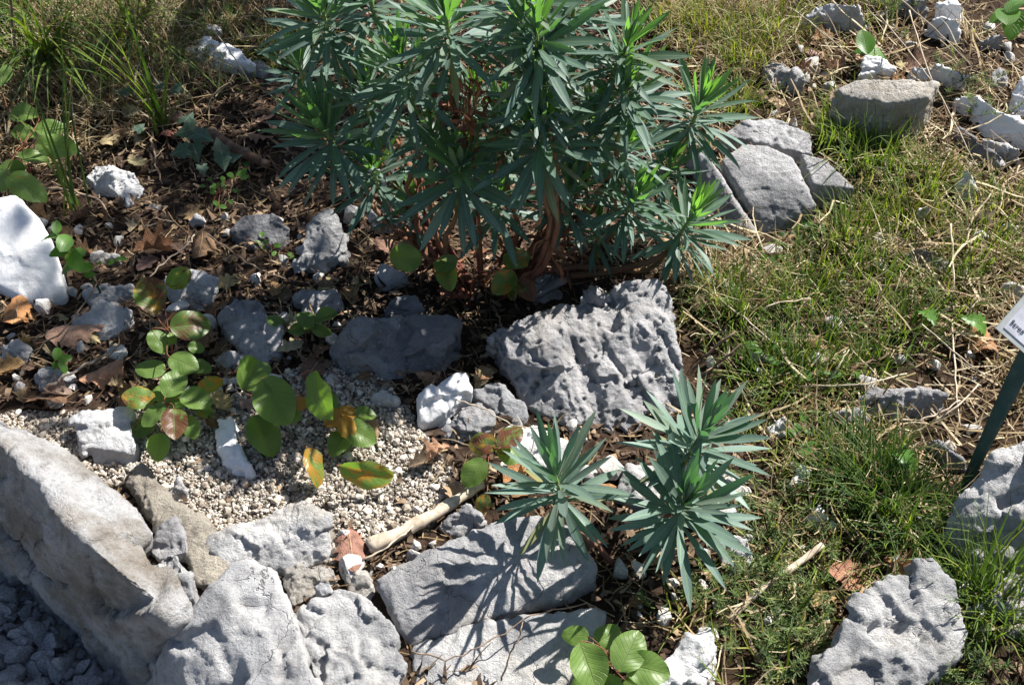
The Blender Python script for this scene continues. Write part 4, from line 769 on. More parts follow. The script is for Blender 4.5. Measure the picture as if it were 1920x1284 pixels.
# ivy
def ivy():
    b0 = at(400, 305, 0); root = tag(empty('ivy', b0), 'trailing ivy with pale-veined leaves on dark soil at upper left', 'ivy'); r = np.random.default_rng(5); A = Acc(); prev = None
    for (x, y, s, ang) in [(330, 168, 26, 200), (232, 172, 30, 160), (352, 222, 34, 80), (350, 246, 38, 200), (380, 256, 40, -30), (338, 284, 34, 200), (366, 284, 40, -70), (412, 276, 36, 100), (418, 302, 34, -80), (438, 296, 28, 20), (380, 318, 24, -80), (300, 160, 24, 120), (262, 240, 22, 60)]:
        c = at(x, y, .035 + r.uniform(0, .02)); Z = nrm(np.array([0, 0, .6]) + .4 * nrm(CAMP - c) + r.normal(0, .18, 3)); X = img_dir(ang); X = nrm(X - Z * (X @ Z)); L = s / FPX * np.linalg.norm(c - CAMP)
        obj('leaf', IVY_ME[int(r.integers(3))], None, root, frame(X, Z, c - X * L * .4 - b0, L), (0, 0, r.uniform(.4, .8)))
        g = at(x, y + 14, .008); A.tube(bez(g, g + [0, 0, .02], c - [0, 0, .01], c, 5), .0007, 4, .2)
        if prev is not None: A.tube(bez(prev, prev + [0, 0, .004], g + [0, 0, .004], g, 6), .0012, 4, .1)
        prev = g
    obj('stem', A.mesh('stem', True, b0), M['twig'], root)
ivy()

# ------------------------------------------------------------------ fallen oak leaves, each its own object
BROWN = [(0.27, 0.17, 0.10), (0.19, 0.11, 0.065), (0.36, 0.26, 0.17), (0.13, 0.08, 0.05), (0.40, 0.30, 0.19), (0.30, 0.17, 0.075)]
def oak_leaf(px, py, lp, label, r, h=0.006, col=None, group=None, up=None):
    c = at(px, py, h); L = lp / FPX * np.linalg.norm(c - CAMP); a = r.uniform(0, 6.28); Z = nrm(np.array([0, 0, 1.0]) + r.normal(0, 0.24, 3)); X = np.array([math.cos(a), math.sin(a), r.normal(0, .12)])
    col = BROWN[int(r.integers(len(BROWN)))] if col is None else col; col = tuple(x * r.uniform(.8, 1.15) for x in col)
    m4 = frame(X, Z, c, L); m4[:3, 3] -= m4[:3, 0] * .5 - np.array([0, 0, 0.12 * L])
    tag(obj('fallen_leaf', OAK_ME[int(r.integers(len(OAK_ME)))], None, None, m4, col), label, 'leaf', group)
r_ = np.random.default_rng(91)
for x, y, lp, lab, col in [(660, 1035, 92, 'large dry lobed oak leaf beside the dead branch', (.25, .16, .095)), (145, 625, 100, 'large tan oak leaf in front of white stone, left', (.46, .31, .17)), (195, 705, 80, 'curled pinkish tan oak leaf left of the seedling', (.40, .25, .17)),
    (35, 585, 80, 'orange-brown oak leaf at the left edge below white boulder', (.38, .18, .06)), (90, 745, 90, 'dark brown oak leaf above the squared block', (.16, .08, .045)), (380, 470, 80, 'dull brown oak leaf in shade behind the grey stone', (.20, .11, .06)), (290, 470, 70, 'shaded brown oak leaf right of the herb', (.2, .11, .06)),
    (415, 755, 58, 'holed tan leaf right of the bright seedling', (.42, .27, .14)), (910, 700, 60, 'curled brown leaf leaning on the pocked boulder', (.34, .2, .1)), (1600, 1085, 96, 'brown oak leaf above the bottom right boulder', (.36, .2, .11)), (1540, 1120, 60, 'tan leaf lying in dry grass above the bottom right boulder', (.4, .26, .15)),
    (590, 690, 80, 'dark leaf lying at the edge of the shaded boulder', (.13, .075, .05)), (820, 850, 50, 'curled yellowish leaf on the gravel near the grey wedge', (.5, .36, .2)), (700, 800, 60, 'pale brown leaf on gravel below the white angular stone', (.3, .2, .13)), (1840, 640, 80, 'long reddish dead leaf near the sign', (.36, .17, .1)),
    (975, 895, 70, 'orange-brown leaf left of the front rosette', (.42, .22, .08)), (985, 920, 60, 'brown leaf under the left front rosette', (.3, .15, .07)), (1410, 510, 50, 'cream curled leaf in the grass below the broken slab', (.55, .42, .27)), (735, 305, 70, 'tan leaf on the stone between spurge shoots', (.5, .36, .22)), (60, 385, 70, 'tan leaf tucked behind the white boulder', (.42, .25, .13)),
    (665, 1075, 50, 'small tan leaf below the large oak leaf', (.45, .3, .17)), (315, 245, 60, 'red-brown upright leaf near the ivy', (.26, .11, .06)), (1690, 1090, 70, 'tan leaf at the edge of the fissured boulder', (.38, .24, .14)), (790, 870, 50, 'dark narrow leaf on the gravel', (.12, .07, .05))]:
    oak_leaf(x, y, lp, lab, r_, .012, col)
for (x0, x1), (y0, y1), n, lab in [((0, 560), (400, 760), 75, 'dry brown oak leaf among twigs in the left leaf litter'), ((480, 960), (430, 720), 30, 'brown oak leaf in shade under the spurge'), ((1480, 1720), (60, 160), 26, 'orange-brown dead leaf on the ground at the upper right'), ((1150, 1900), (150, 1250), 44, 'tan dead leaf caught in the dry grass at right'),
    ((120, 520), (20, 320), 26, 'brown dead leaf in the grass at upper left'), ((850, 1250), (840, 1130), 16, 'brown dead leaf around the small spurge'), ((540, 760), (980, 1130), 10, 'brown leaf between front slab and gravel')]:
    for _ in range(n):
        qx, qy, ql = r_.uniform(x0, x1), r_.uniform(y0, y1), r_.uniform(26, 56); ci = int(r_.integers(len(BROWN)))
        qp = at(qx, qy, 0)
        if not bare(qp[0], qp[1]): continue
        oak_leaf(qx, qy, ql, ('small ' if ql < 36 else 'large ' if ql > 47 else '') + ('tan', 'brown', 'pale tan', 'dark brown', 'pale tan', 'orange-brown')[ci] + ' leaf ' + whereabouts(qx, qy), r_, r_.uniform(.002, .012), BROWN[ci], 'fallen oak leaves')

# ------------------------------------------------------------------ litter, straw, grass (stuff)
def blades(P, az, lean, L, wd, curl, tone, nseg=4, taper=1.0, twist=None):
    n = len(P); s = np.linspace(0, 1, nseg + 1); th = lean[:, None] + curl[:, None] * s[None]          # angle from the vertical
    st = (L / nseg)[:, None]; dh = np.sin(th) * st; dv = np.cos(th) * st
    h = np.concatenate([np.zeros((n, 1)), np.cumsum((dh[:, 1:] + dh[:, :-1]) / 2, 1)], 1); z = np.concatenate([np.zeros((n, 1)), np.cumsum((dv[:, 1:] + dv[:, :-1]) / 2, 1)], 1)
    ca, sa = np.cos(az)[:, None], np.sin(az)[:, None]; sw = 0.06 * L[:, None] * np.sin(s * 5 + az[:, None] * 7) * s
    c = np.stack([P[:, 0:1] + ca * h - sa * sw, P[:, 1:2] + sa * h + ca * sw, P[:, 2:3] + z], 2)
    floor = gz(c[:, :, 0], c[:, :, 1]) + 0.002; c[:, :, 2] = np.maximum(c[:, :, 2], floor)
    ww = wd[:, None] * (1 - taper * s ** 1.6) + 0.0002; tw = (np.zeros(n) if twist is None else twist)[:, None] * s
    sd = np.stack([-sa * np.cos(tw), ca * np.cos(tw), np.sin(tw) + 0 * ca], 2) * ww[:, :, None]
    V = np.stack([c - sd, c + sd], 2).reshape(-1, 3); k_ = 2 * (nseg + 1); b = (np.arange(n) * k_)[:, None] + 2 * np.arange(nseg)[None]
    F = np.stack([b, b + 1, b + 3, b + 2], 2).reshape(-1, 4)
    return V, F, np.repeat(tone, k_)
def blade_obj(name, parts, mat):
    V = []; F = []; T = []; n = 0
    for v, f, t in parts: V.append(v); F.append(f + n); T.append(t); n += len(v)
    return obj(name, make_mesh(name, np.concatenate(V), np.concatenate(F), True, None, {'tone': np.concatenate(T)}), M[mat])
def scatter(n, x0=-1.75, x1=1.75, y0=0.5, y1=3.3): return rng.uniform(x0, x1, n), rng.uniform(y0, y1, n)
U = rng.uniform
# straw and small dead grass lying about
x, y = scatter(150000); g1, g2 = zone_at(x, y); dens = np.clip(0.42 + 1.2 * fbm(np.stack([x, y, 0 * x], 1) * 6, 61, 3), 0.06, 1); k1 = bare(x, y) & g2 & in_view(x, y) & (rng.random(len(x)) < dens * 0.66); x, y = x[k1], y[k1]; n = len(x)
st = blades(np.stack([x, y, gz(x, y) + U(0, .018, n)], 1), U(0, 6.28, n), U(0.9, 1.65, n), U(.025, .09, n), U(.0005, .0016, n), U(-.8, .9, n), U(0, 1, n) ** 1.2, 4, .7)
x, y = scatter(60000); g1, g2 = zone_at(x, y); k1 = bare(x, y) & ~g2 & ~g1 & ~on_path(x, y) & in_view(x, y) & (rng.random(len(x)) < .42); x, y = x[k1], y[k1]; n = len(x)
s2 = blades(np.stack([x, y, gz(x, y) + U(0, .010, n)], 1), U(0, 6.28, n), U(1.2, 1.65, n), U(.015, .06, n), U(.0004, .0011, n), U(-.5, .5, n), U(0, .8, n) ** 1.4, 3, .6)
x, y = scatter(9000); g1, g2 = zone_at(x, y); k1 = bare(x, y) & g2 & in_view(x, y) & (rng.random(len(x)) < .14); x, y = x[k1], y[k1]; n = len(x)
s3 = blades(np.stack([x, y, gz(x, y) + U(.005, .03, n)], 1), U(0, 6.28, n), U(1.2, 1.6, n), U(.06, .17, n), U(.0012, .0026, n), U(-.3, .4, n), U(.55, 1, n), 4, .5)
tag(blade_obj('dry_straw', [st, s2, s3], 'straw'), 'matted dry straw covering the ground between plants', 'straw', kind='stuff')
# curled fragments of leaves
x, y = scatter(70000); g1, g2 = zone_at(x, y); k1 = bare(x, y) & ~on_path(x, y) & in_view(x, y) & (rng.random(len(x)) < np.where(g1, .05, np.where(g2, .16, .8))); x, y = x[k1], y[k1]; n = len(x)
lt = blades(np.stack([x, y, gz(x, y) + U(0, .012, n)], 1), U(0, 6.28, n), U(1.0, 1.7, n), U(.007, .026, n), U(.0016, .0055, n), U(-1.6, 1.6, n), U(0, 1, n) ** 1.5, 3, .8, U(-1, 1, n))
tag(blade_obj('leaf_litter', [lt], 'litter'), 'crumbled brown leaf litter on the dark soil', 'litter', kind='stuff')
# green grass: a thin cover and thicker tufts
parts = []
x, y = scatter(110000); g1, g2 = zone_at(x, y); dens = np.clip(-0.04 + 1.7 * fbm(np.stack([x, y, 0 * x], 1) * 4, 71, 3), 0.0, 1); k1 = bare(x, y) & g2 & in_view(x, y) & (rng.random(len(x)) < dens * 0.8); x, y = x[k1], y[k1]; n = len(x)
parts.append(blades(np.stack([x, y, gz(x, y)], 1), U(0, 6.28, n), U(0.1, 1.0, n), U(.025, .085, n), U(.0006, .0018, n), U(-.1, 1.5, n), U(.2, 1, n), 4, .9))
tufts = [(1640, 930, 260, .09, .1), (1600, 880, 200, .08, .05), (1680, 970, 200, .09, .1), (1560, 930, 140, .07, .3), (1720, 1010, 120, .10, .0), (1500, 560, 220, .07, .4), (1400, 590, 200, .08, .35), (1350, 560, 160, .08, .3), (1600, 450, 200, .08, .5), (1560, 500, 180, .07, .5), (1640, 540, 160, .07, .45),
    (1860, 1150, 180, .11, .3), (1900, 1060, 120, .10, .3), (1840, 1100, 140, .09, .4), (1480, 720, 200, .07, .25), (1540, 660, 200, .07, .3), (1420, 690, 160, .06, .3), (1330, 60, 260, .08, .75), (1260, 40, 200, .08, .8), (1400, 110, 220, .08, .6), (1450, 60, 200, .07, .7), (1560, 260, 200, .08, .5), (1640, 300, 160, .09, .4), (1600, 220, 140, .07, .45),
    (1750, 350, 160, .07, .55), (1840, 480, 180, .07, .6), (1700, 420, 180, .06, .7), (1780, 560, 160, .07, .4), (1700, 620, 160, .07, .35), (1380, 200, 160, .07, .5), (1880, 400, 160, .06, .6), (1620, 700, 120, .06, .3), (80, 40, 90, .18, .15), (30, 110, 80, .17, .05), (160, 60, 80, .18, .2), (240, 90, 60, .16, .35), (110, 150, 60, .15, .2), (300, 30, 60, .14, .5), (200, 150, 50, .15, .3), (20, 30, 80, .2, .1)]
for (tx, ty, cnt, hl, tn) in tufts:
    p = at(tx, ty, 0); xx = p[0] + rng.normal(0, .032, cnt); yy = p[1] + rng.normal(0, .032, cnt); n = cnt
    a = np.arctan2(yy - p[1], xx - p[0]) + rng.normal(0, .6, n)
    parts.append(blades(np.stack([xx, yy, gz(xx, yy)], 1), a, U(0.02, .45, n), hl * U(.5, 1.25, n), U(.0006, .0016, n) * (1.5 if tx < 400 else 1), U(0, 1.6, n), np.clip(tn + rng.normal(0, .22, n), 0, 1), 5, .95, U(-.6, .6, n)))
tag(blade_obj('grass', parts, 'grass'), 'short green grass growing through the straw', 'grass', kind='stuff')
# standing dead grass at top
parts = []
for (tx, ty, cnt, hl) in [(1300, 60, 320, .09), (1400, 40, 300, .09), (1250, 20, 260, .1), (1350, 130, 240, .08), (1450, 130, 160, .08), (1380, 20, 300, .1), (220, 60, 420, .13), (280, 110, 380, .12), (150, 110, 380, .13), (60, 170, 260, .12), (200, 190, 300, .10), (330, 170, 220, .09), (100, 60, 300, .14), (400, 130, 160, .08), (340, 30, 240, .11), (420, 20, 200, .1), (480, 60, 160, .09), (1560, 620, 120, .07), (1700, 520, 140, .07), (1880, 560, 140, .07), (1660, 850, 110, .07), (1480, 1000, 120, .06), (1350, 560, 140, .09), (1320, 520, 140, .09)]:
    p = at(tx, ty, 0); n = cnt; xx = p[0] + rng.normal(0, .055, n); yy = p[1] + rng.normal(0, .055, n)
    parts.append(blades(np.stack([xx, yy, gz(xx, yy)], 1), U(0, 6.28, n), U(0.1, 1.0, n), hl * U(.5, 1.3, n), U(.0005, .0012, n), U(.2, 2.2, n), U(0, 1, n), 6, .9, U(-.6, .6, n)))
tag(blade_obj('dead_grass', parts, 'straw'), 'standing curled dead grass in tufts', 'grass', kind='stuff')

# the long-bladed tuft at upper left: each blade a part
def strap_tuft(name, label, root_px, tips, seed, wd=.0028, mat='grass', cat='grass tuft'):
    """tips: (px, py, height, arch)"""
    r = np.random.default_rng(seed); b0 = at(*root_px, 0); root = tag(empty(name, b0), label, cat, 'grass tufts')
    for (x, y, h, arch) in tips:
        e = at(x, y, h); s = b0 + np.array([r.normal(0, .012), r.normal(0, .012), 0]); mid = (s + e) / 2 + np.array([0, 0, arch]); c = bez(s, s * .6 + mid * .4 + [0, 0, arch * .4], mid, e, 11)
        T = np.gradient(c, axis=0); sd = np.cross(T, [0, 0, 1.0]); sd /= np.linalg.norm(sd, axis=1, keepdims=True) + 1e-9; nn = np.cross(sd, T); nn /= np.linalg.norm(nn, axis=1, keepdims=True) + 1e-9
        w = wd * r.uniform(.7, 1.2) * (1 - np.linspace(0, 1, 11) ** 2.2 * .95)[:, None]; V = np.stack([c - sd * w + nn * w * .35, c, c + sd * w + nn * w * .35], 1).reshape(-1, 3) - b0
        b = np.arange(10)[:, None] * 3 + np.array([0, 1])[None]; F = np.stack([b, b + 1, b + 4, b + 3], 2).reshape(-1, 4)
        obj('blade', make_mesh('blade', V, F, True, None, {'tone': np.full(33, r.uniform(0, .75))}), M[mat], root)
strap_tuft('grass_tuft', 'tuft of long arching green blades at upper left', (305, 245), [(110, 58, .30, .08), (140, 25, .30, .10), (175, 70, .24, .06), (205, 95, .2, .05), (240, 60, .22, .04), (330, 110, .12, .04), (160, 130, .2, .06), (100, 110, .28, .1), (230, 5, .3, .06), (270, 150, .12, .03), (190, 20, .3, .08), (60, 150, .25, .12), (330, 40, .2, .05), (395, 160, .03, .05)], 1, .0036)
q_ = np.random.default_rng(77)
strap_tuft('grass_tuft', 'dense mop of long dark green blades in the upper left corner', (95, 120), [(q_.uniform(-60, 260), q_.uniform(-30, 230), q_.uniform(.04, .26), q_.uniform(.03, .12)) for _ in range(60)], 6, .0036)
strap_tuft('grass_tuft', 'loose long blades left of the pale slab at upper left', (250, 70), [(q_.uniform(130, 420), q_.uniform(-20, 200), q_.uniform(.03, .2), q_.uniform(.03, .1)) for _ in range(36)], 7, .003)
strap_tuft('grass_tuft', 'few upright dark green blades at the left edge', (145, 400), [(118, 118, .26, .06), (100, 30, .34, .02), (60, 285, .03, .08), (70, 200, .2, .06), (40, 110, .25, .1), (0, 210, .15, .12), (112, 20, .34, .0), (150, 10, .36, .02)], 2)
strap_tuft('grass_tuft', 'tuft of long curved blades beside the broken slab', (1590, 330), [(1570, 400, .0, .05), (1640, 210, .1, .05), (1560, 200, .1, .06), (1480, 330, .04, .1), (1520, 380, .03, .08), (1680, 260, .05, .06), (1610, 190, .12, .03), (1700, 330, .02, .05), (1460, 390, .03, .09), (1540, 240, .1, .05)], 3, .0016)
strap_tuft('grass_tuft', 'broad green blades beside the shaded boulder at right', (1845, 1120), [(1880, 1000, .12, .03), (1900, 940, .16, .02), (1820, 1010, .1, .03), (1925, 1020, .14, .04), (1800, 1060, .06, .03), (1890, 1200, .02, .06), (1860, 980, .14, .02)], 4, .0028)
strap_tuft('grass_tuft', 'bright broad blades in the green tuft above fissured boulder', (1690, 1020), [(1725, 930, .1, .02), (1700, 900, .12, .02), (1660, 930, .08, .03), (1750, 950, .08, .03), (1640, 980, .05, .04), (1770, 960, .07, .03), (1710, 960, .1, .01)], 5, .0024)
# fine feathery herbs
def feather(label, spots, seed, hl=.05):
    r = np.random.default_rng(seed); b0 = at(spots[0][0], spots[0][1], 0); root = tag(empty('feathery_herb', b0), label, 'herb', 'feathery herbs'); A = []; S_ = Acc()
    for (x, y, ns) in spots:
        p = at(x, y, 0)
        for _ in range(ns):
            q = p + np.array([r.normal(0, .03), r.normal(0, .03), 0]); q[2] = gz1(q[0], q[1]); a = r.uniform(0, 6.28); l = hl * r.uniform(.6, 1.5); ln = r.uniform(.3, 1.1); d = np.array([math.cos(a) * math.sin(ln), math.sin(a) * math.sin(ln), math.cos(ln)]); c = bez(q, q + d * l * .4, q + d * l * .8, q + d * l + [0, 0, -.1 * l], 7)
            S_.tube(c, .0005, 3, .3); n = 44; t = np.sort(r.uniform(.15, 1, n)); i = np.minimum((t * 6).astype(int), 5); P = c[i] + (c[i + 1] - c[i]) * (t * 6 - i)[:, None]
            A.append(blades(P, r.uniform(0, 6.28, n), r.uniform(.3, 1.5, n), r.uniform(.006, .015, n), np.full(n, .00045), r.uniform(-.5, .8, n), r.uniform(0, 1, n), 1, .6))
    V = np.concatenate([v for v, f, t in A]) - b0; nn = np.cumsum([0] + [len(v) for v, f, t in A]); F = np.concatenate([f + nn[i] for i, (v, f, t) in enumerate(A)])
    tag(obj('foliage', make_mesh('foliage', V, F, True, None, {'tone': np.concatenate([t for v, f, t in A])}), M['herb'], root), kind='stuff')
    tag(obj('stem', S_.mesh('stem', True, b0), M['straw'], root), kind='stuff')
feather('fine feathery grey-green herb in front of the right rosette', [(1420, 1040, 16), (1380, 1100, 16), (1330, 1120, 14), (1460, 1090, 12)], 1, .045)
feather('fine feathery herb at the bottom beside the fissured boulder', [(1430, 1190, 18), (1480, 1230, 16), (1530, 1190, 14), (1480, 1140, 12)], 2, .045)
feather('feathery tangle on the pale slab at upper left', [(330, 120, 20), (390, 40, 18), (430, 50, 16), (350, 140, 16), (450, 110, 10)], 3, .07)
feather('feathery sprig on the rock heap at upper right', [(1790, 165, 14), (1680, 20, 16), (1810, 210, 12), (1660, 40, 10)], 4, .06)
feather('feathery tuft on the bottom right boulder edge', [(1780, 1255, 12), (1860, 1240, 12)], 5, .04)
feather('olive feathery sprigs left of the green grass tuft', [(1500, 1020, 12), (1540, 1060, 10), (1450, 980, 10)], 6, .04)

# ------------------------------------------------------------------ dead wood, stalks and twigs
def stick(name, label, pts, r0, r1, tone, cat, group=None, sides=6, seed=0, wob=.004):
    r = np.random.default_rng(seed); P = np.array([at(x, y, h) for x, y, h in pts]); n = max(8, 4 * len(P)); t = np.linspace(0, len(P) - 1, n); Q = np.stack([np.interp(t, np.arange(len(P)), P[:, q]) for q in range(3)], 1)
    if len(P) > 2: Q[1:-1] = (Q[:-2] + 2 * Q[1:-1] + Q[2:]) / 4
    Q[1:-1] += r.normal(0, wob, (n - 2, 3)) * .4; base = Q[0].copy(); A = Acc(); A.tube(Q, np.linspace(r0, r1, n) * r.uniform(.85, 1.15, n), sides, np.clip(tone + r.normal(0, .12, n), 0, 1))
    o = obj(name, A.mesh(name, True, base), M['twig']); o.location = tuple(base); return tag(o, label, cat, group)
stick('dead_branch', 'bleached dead branch lying at the edge of the gravel', [(690, 1026, .012), (740, 1004, .014), (800, 972, .016), (850, 940, .018), (905, 906, .016)], .0115, .0075, .95, 'branch', sides=9, wob=.002, seed=1)
stick('dead_branch', 'straight pale dead stalk lying in grass at the bottom right', [(1365, 1165, .01), (1410, 1118, .02), (1480, 1068, .025), (1542, 1022, .03)], .0055, .0048, .85, 'branch', seed=2, wob=.001)
stick('fallen_bark', 'dark piece of weathered bark on soil left of the spurge', [(395, 250, .02), (430, 275, .025), (470, 295, .02), (505, 310, .01)], .014, .009, .12, 'bark', sides=8, seed=3)
stick('twig', 'pale crooked twig running to the left of the seedlings', [(85, 728, .02), (130, 700, .03), (180, 672, .03), (222, 656, .025)], .0028, .0018, .8, 'twig', 'twigs', seed=4)
stick('twig', 'grey twig curving below the pale seedling at left', [(85, 352, .03), (140, 358, .03), (190, 375, .02), (215, 420, .0)], .003, .0018, .5, 'twig', 'twigs', seed=5)
stick('twig', 'brown twig across the white stone at left', [(60, 660, .02), (120, 620, .05), (160, 570, .06), (190, 520, .03)], .0018, .0012, .3, 'twig', 'twigs', seed=6)
stick('twig', 'thin twig across the dark litter in the centre left', [(390, 440, .03), (440, 475, .03), (500, 510, .03), (540, 525, .02)], .0018, .001, .55, 'twig', 'twigs', seed=7)
stick('twig', 'pale straight twig left of the dappled rock', [(280, 520, .02), (310, 490, .03), (345, 465, .03), (365, 440, .03)], .0016, .001, .75, 'twig', 'twigs', seed=8)
stick('twig', 'slender brown twig snaking over the pale slab at the bottom', [(770, 1220, .03), (850, 1240, .035), (920, 1200, .045), (1000, 1150, .05), (1100, 1130, .05)], .0012, .0009, .35, 'twig', 'twigs', seed=9)
stick('twig', 'upright green-brown sprig before the pale slab at the bottom', [(940, 1275, .02), (955, 1230, .05), (975, 1190, .07), (980, 1165, .08)], .0014, .0008, .5, 'twig', 'twigs', seed=10)
stick('twig', 'brown stick leaning out of the grass right of pocked boulder, upper', [(1295, 700, .02), (1330, 660, .06), (1378, 622, .09)], .0028, .0024, .2, 'twig', 'twigs', seed=11)
stick('twig', 'brown stick leaning out of the grass right of pocked boulder, lower', [(1310, 710, .02), (1350, 680, .05), (1390, 645, .08)], .0024, .002, .2, 'twig', 'twigs', seed=12)
stick('twig', 'dark twig lying across the grass, middle right', [(1590, 690, .02), (1640, 675, .02), (1690, 660, .02)], .0026, .002, .2, 'twig', 'twigs', seed=13)
stick('twig', 'thin grey twig left of the crumbly white stone', [(285, 245, .01), (290, 300, .02), (305, 345, .01)], .0024, .0016, .45, 'twig', 'twigs', seed=14)
stick('twig', 'pale twig across the gravel below the boulder', [(855, 748, .04), (900, 765, .05), (960, 795, .05), (1040, 810, .04)], .001, .0008, .85, 'twig', 'twigs', seed=15)
stick('dead_branch', 'grey upright woody stem at the upper left edge', [(35, 130, .0), (25, 60, .1), (20, -10, .2)], .004, .003, .35, 'branch', seed=16)
for i, (lab, pts) in enumerate([('longest straight straw stalk leaning over the rock heap at upper right', [(1705, 20, .12), (1742, 140, .1), (1800, 250, .06), (1840, 330, .02)]), ('vertical pale straw stalk in the grass at right', [(1783, 420, .06), (1788, 520, .05), (1786, 580, .0)]), ('straw stalk above the heap at upper right', [(1690, 0, .12), (1760, 60, .08), (1822, 125, .03)]),
    ('broken pale stalk in the grass, middle right', [(1540, 735, .01), (1570, 690, .05), (1592, 655, .06)]), ('pale stalk crossing the straw-crossed stone', [(1490, 725, .02), (1620, 722, .05), (1700, 700, .03)]), ('grey hollow stalk in the grass left of the sign', [(1728, 608, .05), (1790, 660, .04), (1848, 705, .02)]), ('thin straw arc left of the sign', [(1412, 610, .02), (1440, 570, .06), (1520, 560, .05)]),
    ('pale broken stalk beside the straw-crossed stone', [(1750, 790, .02), (1800, 760, .04), (1835, 720, .04)]), ('white-tipped stalk behind the pale slab at upper left', [(470, 158, .02), (430, 95, .08), (395, 50, .12)]), ('long straw across the grass above the spurge', [(1330, 545, .03), (1400, 600, .04), (1490, 680, .02)]),
    ('straw lying before the straw-crossed stone', [(1720, 790, .03), (1760, 775, .04), (1800, 750, .04)]), ('diagonal straw in the upper right', [(1650, 30, .06), (1700, 90, .05), (1760, 170, .05)]), ('vertical straw under the right stones', [(1785, 600, .02), (1790, 700, .04), (1800, 800, .02)]), ('pale stalk across the dead grass at the top', [(1490, 20, .05), (1540, 60, .06), (1600, 110, .03)]), ('twisted stalk left of the dead branch', [(680, 1050, .02), (720, 1030, .03), (760, 1000, .03), (775, 985, .03)])]):
    stick('straw_stalk', lab, pts, .0017, .0011, .95, 'stalk', 'dry stalks', 5, 40 + i, .002)
r_ = np.random.default_rng(33)
for (x0, x1), (y0, y1), n, lab in [((20, 480), (420, 760), 34, 'thin brown twig in the left leaf litter'), ((480, 900), (430, 720), 20, 'thin twig in shade under the spurge'), ((120, 520), (150, 380), 26, 'thin twig on dark soil at upper left'), ((1620, 1900), (0, 300), 18, 'thin twig among the stones at upper right'), ((920, 1250), (520, 620), 14, 'reddish twig behind the pocked boulder')]:
    for i in range(n):
        x, y = r_.uniform(x0, x1), r_.uniform(y0, y1); a = r_.uniform(0, 6.28); l = r_.uniform(25, 90); stick('twig', ('short ' if l < 45 else 'long ' if l > 70 else '') + 'thin twig ' + whereabouts(x, y), [(x, y, r_.uniform(.004, .02)), (x + l * .5 * math.cos(a), y + l * .4 * math.sin(a), r_.uniform(.01, .03)), (x + l * math.cos(a + .2), y + l * .7 * math.sin(a + .2), r_.uniform(.002, .02))], r_.uniform(.0007, .0017), .0006, r_.uniform(.1, .8), 'twig', 'twigs', 4, int(r_.integers(1e6)), .004)

# ------------------------------------------------------------------ plant label on its stake, at the right edge
foot = at(1788, 955, -.02); head = at(1930, 655, .20); root = tag(empty('plant_sign', foot), 'small white plant label on a dark green stake at right edge', 'sign')
ax = nrm(head - foot); tocam = nrm(CAMP - head); sdv = nrm(np.cross(ax, tocam)); nn = np.cross(sdv, ax)
V = []
for i, t in enumerate(np.linspace(0, 1, 9)):
    c = foot + (head - foot) * t; w = .0055 + .0065 * min(1, t * 1.3); th = .0022
    V += [c - sdv * w - nn * th, c + sdv * w - nn * th, c + sdv * w + nn * th, c + sdv * .6 * w + nn * (th + .002), c - sdv * .6 * w + nn * (th + .002), c - sdv * w + nn * th]
F = [[i * 6 + q, i * 6 + (q + 1) % 6, (i + 1) * 6 + (q + 1) % 6, (i + 1) * 6 + q] for i in range(8) for q in range(6)]
me = make_mesh('stake', np.array(V) - foot, [np.array(F)], False); obj('stake', me, M['stake'], root)
o3 = at(1867, 615, .235); D = (o3 - CAMP) @ FWD; mpp = D / FPX
ex = nrm(img_dir(-41)); ey0 = img_dir(49); ez = nrm(np.cross(ex, ey0)); ey = np.cross(ez, ex); PW, PH = .13, .066
def slab(x0, x1, y0, y1, z0, z1):
    v = np.array([o3 + ex * x + ey * y + ez * z for z in (z0, z1) for (x, y) in ((x0, y0), (x1, y0), (x1, y1), (x0, y1))]) - foot
    return v, np.array([[3, 2, 1, 0], [4, 5, 6, 7], [0, 1, 5, 4], [1, 2, 6, 5], [2, 3, 7, 6], [3, 0, 4, 7]])
v, f = slab(0, PW, 0, PH, -.003, 0); pl = obj('plate', make_mesh('plate', v, f, False), M['label_rim'], root)
v, f = slab(.008, PW - .008, .008, PH - .006, 0.0003, .0008); obj('label_paper', make_mesh('label_paper', v, f, False), M['label'], pl)
cu = bpy.data.curves.new('t', 'FONT'); cu.body = 'Scrop'; cu.size = .0105; cu.extrude = .0002; to = bpy.data.objects.new('t', cu); C.objects.link(to)
dg = bpy.context.evaluated_depsgraph_get(); tm = bpy.data.meshes.new_from_object(to.evaluated_get(dg)); bpy.data.objects.remove(to)
m4 = np.eye(4); m4[:3, 0] = ex; m4[:3, 1] = ey; m4[:3, 2] = ez; m4[:3, 3] = o3 + ex * .010 + ey * .018 + ez * .0013 - foot
tm.name = 'lettering'; tm.materials.clear(); obj('lettering', tm, M['ink'], pl, m4)

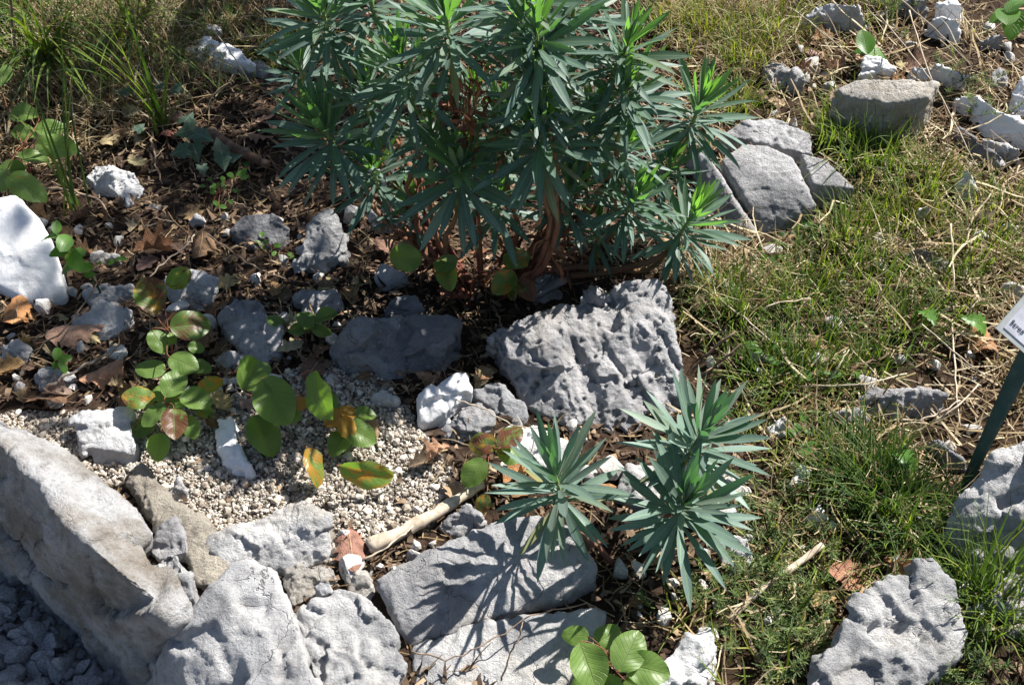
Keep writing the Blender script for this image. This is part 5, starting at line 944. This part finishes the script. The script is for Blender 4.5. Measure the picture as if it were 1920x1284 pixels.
# ------------------------------------------------------------------ unseen young trees, added past the top of the picture for dappled shade
def shade_sapling(label, x, y, h0, h1, rad, nst, per, seed):
    r = np.random.default_rng(seed); b0 = np.array([x, y, gz1(x, y)]); root = tag(empty('added_shade_tree', b0), label, 'tree', 'young trees past the top edge'); T = Acc(); top = b0 + [0, 0, h1 * .9]
    tr = bez(b0, b0 + [.02, 0, h1 * .3], b0 + [-.02, .02, h1 * .6], top, 12); T.tube(tr, np.linspace(.016, .004, 12), 8, .35); S_ = Acc(); Lf = Acc()
    for i in range(nst):
        a = r.uniform(0, 6.28); k_ = r.uniform(.4, .98); s0 = tr[int(k_ * 11)]; q = rad * r.uniform(.4, 1); e = s0 + np.array([math.cos(a) * q, math.sin(a) * q, r.uniform(-.02, .18)]); e[2] = max(e[2], b0[2] + h0); c = bez(s0, s0 + (e - s0) * .3 + [0, 0, .05], e * .7 + s0 * .3 + [0, 0, .04], e, 9); S_.tube(c, np.linspace(.004, .001, 9), 5, .3)
        for _ in range(per):
            t = r.uniform(.25, 1) * 7.99; j = int(t); p = c[j] + (c[j + 1] - c[j]) * (t - j) + r.normal(0, .025, 3); v, q4, u = SPURGE[int(r.integers(2, 12))]; m4 = frame(r.normal(size=3) + [0, 0, .2], r.normal(size=3) + [0, 0, 1], p, r.uniform(.045, .08)); Lf.add((v * [1, 3.2, 1]) @ m4[:3, :3].T + m4[:3, 3], q4, None, u, r.uniform(0, .6))
    obj('trunk', T.mesh('trunk', True, b0), M['twig'], root); tag(obj('branches', S_.mesh('branches', True, b0), M['twig'], root), kind='stuff'); tag(obj('crown', Lf.mesh('crown', True, b0), M['herb'], root), kind='stuff')
shade_sapling('unseen young leafy tree added for shade past the top edge at the left', -.02, 2.74, .75, 1.5, .36, 36, 17, 1)
shade_sapling('unseen young leafy tree added for shade past the top edge at the right', 2.45, 3.3, .75, 1.5, .30, 28, 16, 2)
shade_sapling('unseen taller tree added for shade past the top edge right of the spurge', .66, 2.64, 1.5, 2.3, .42, 44, 22, 3)
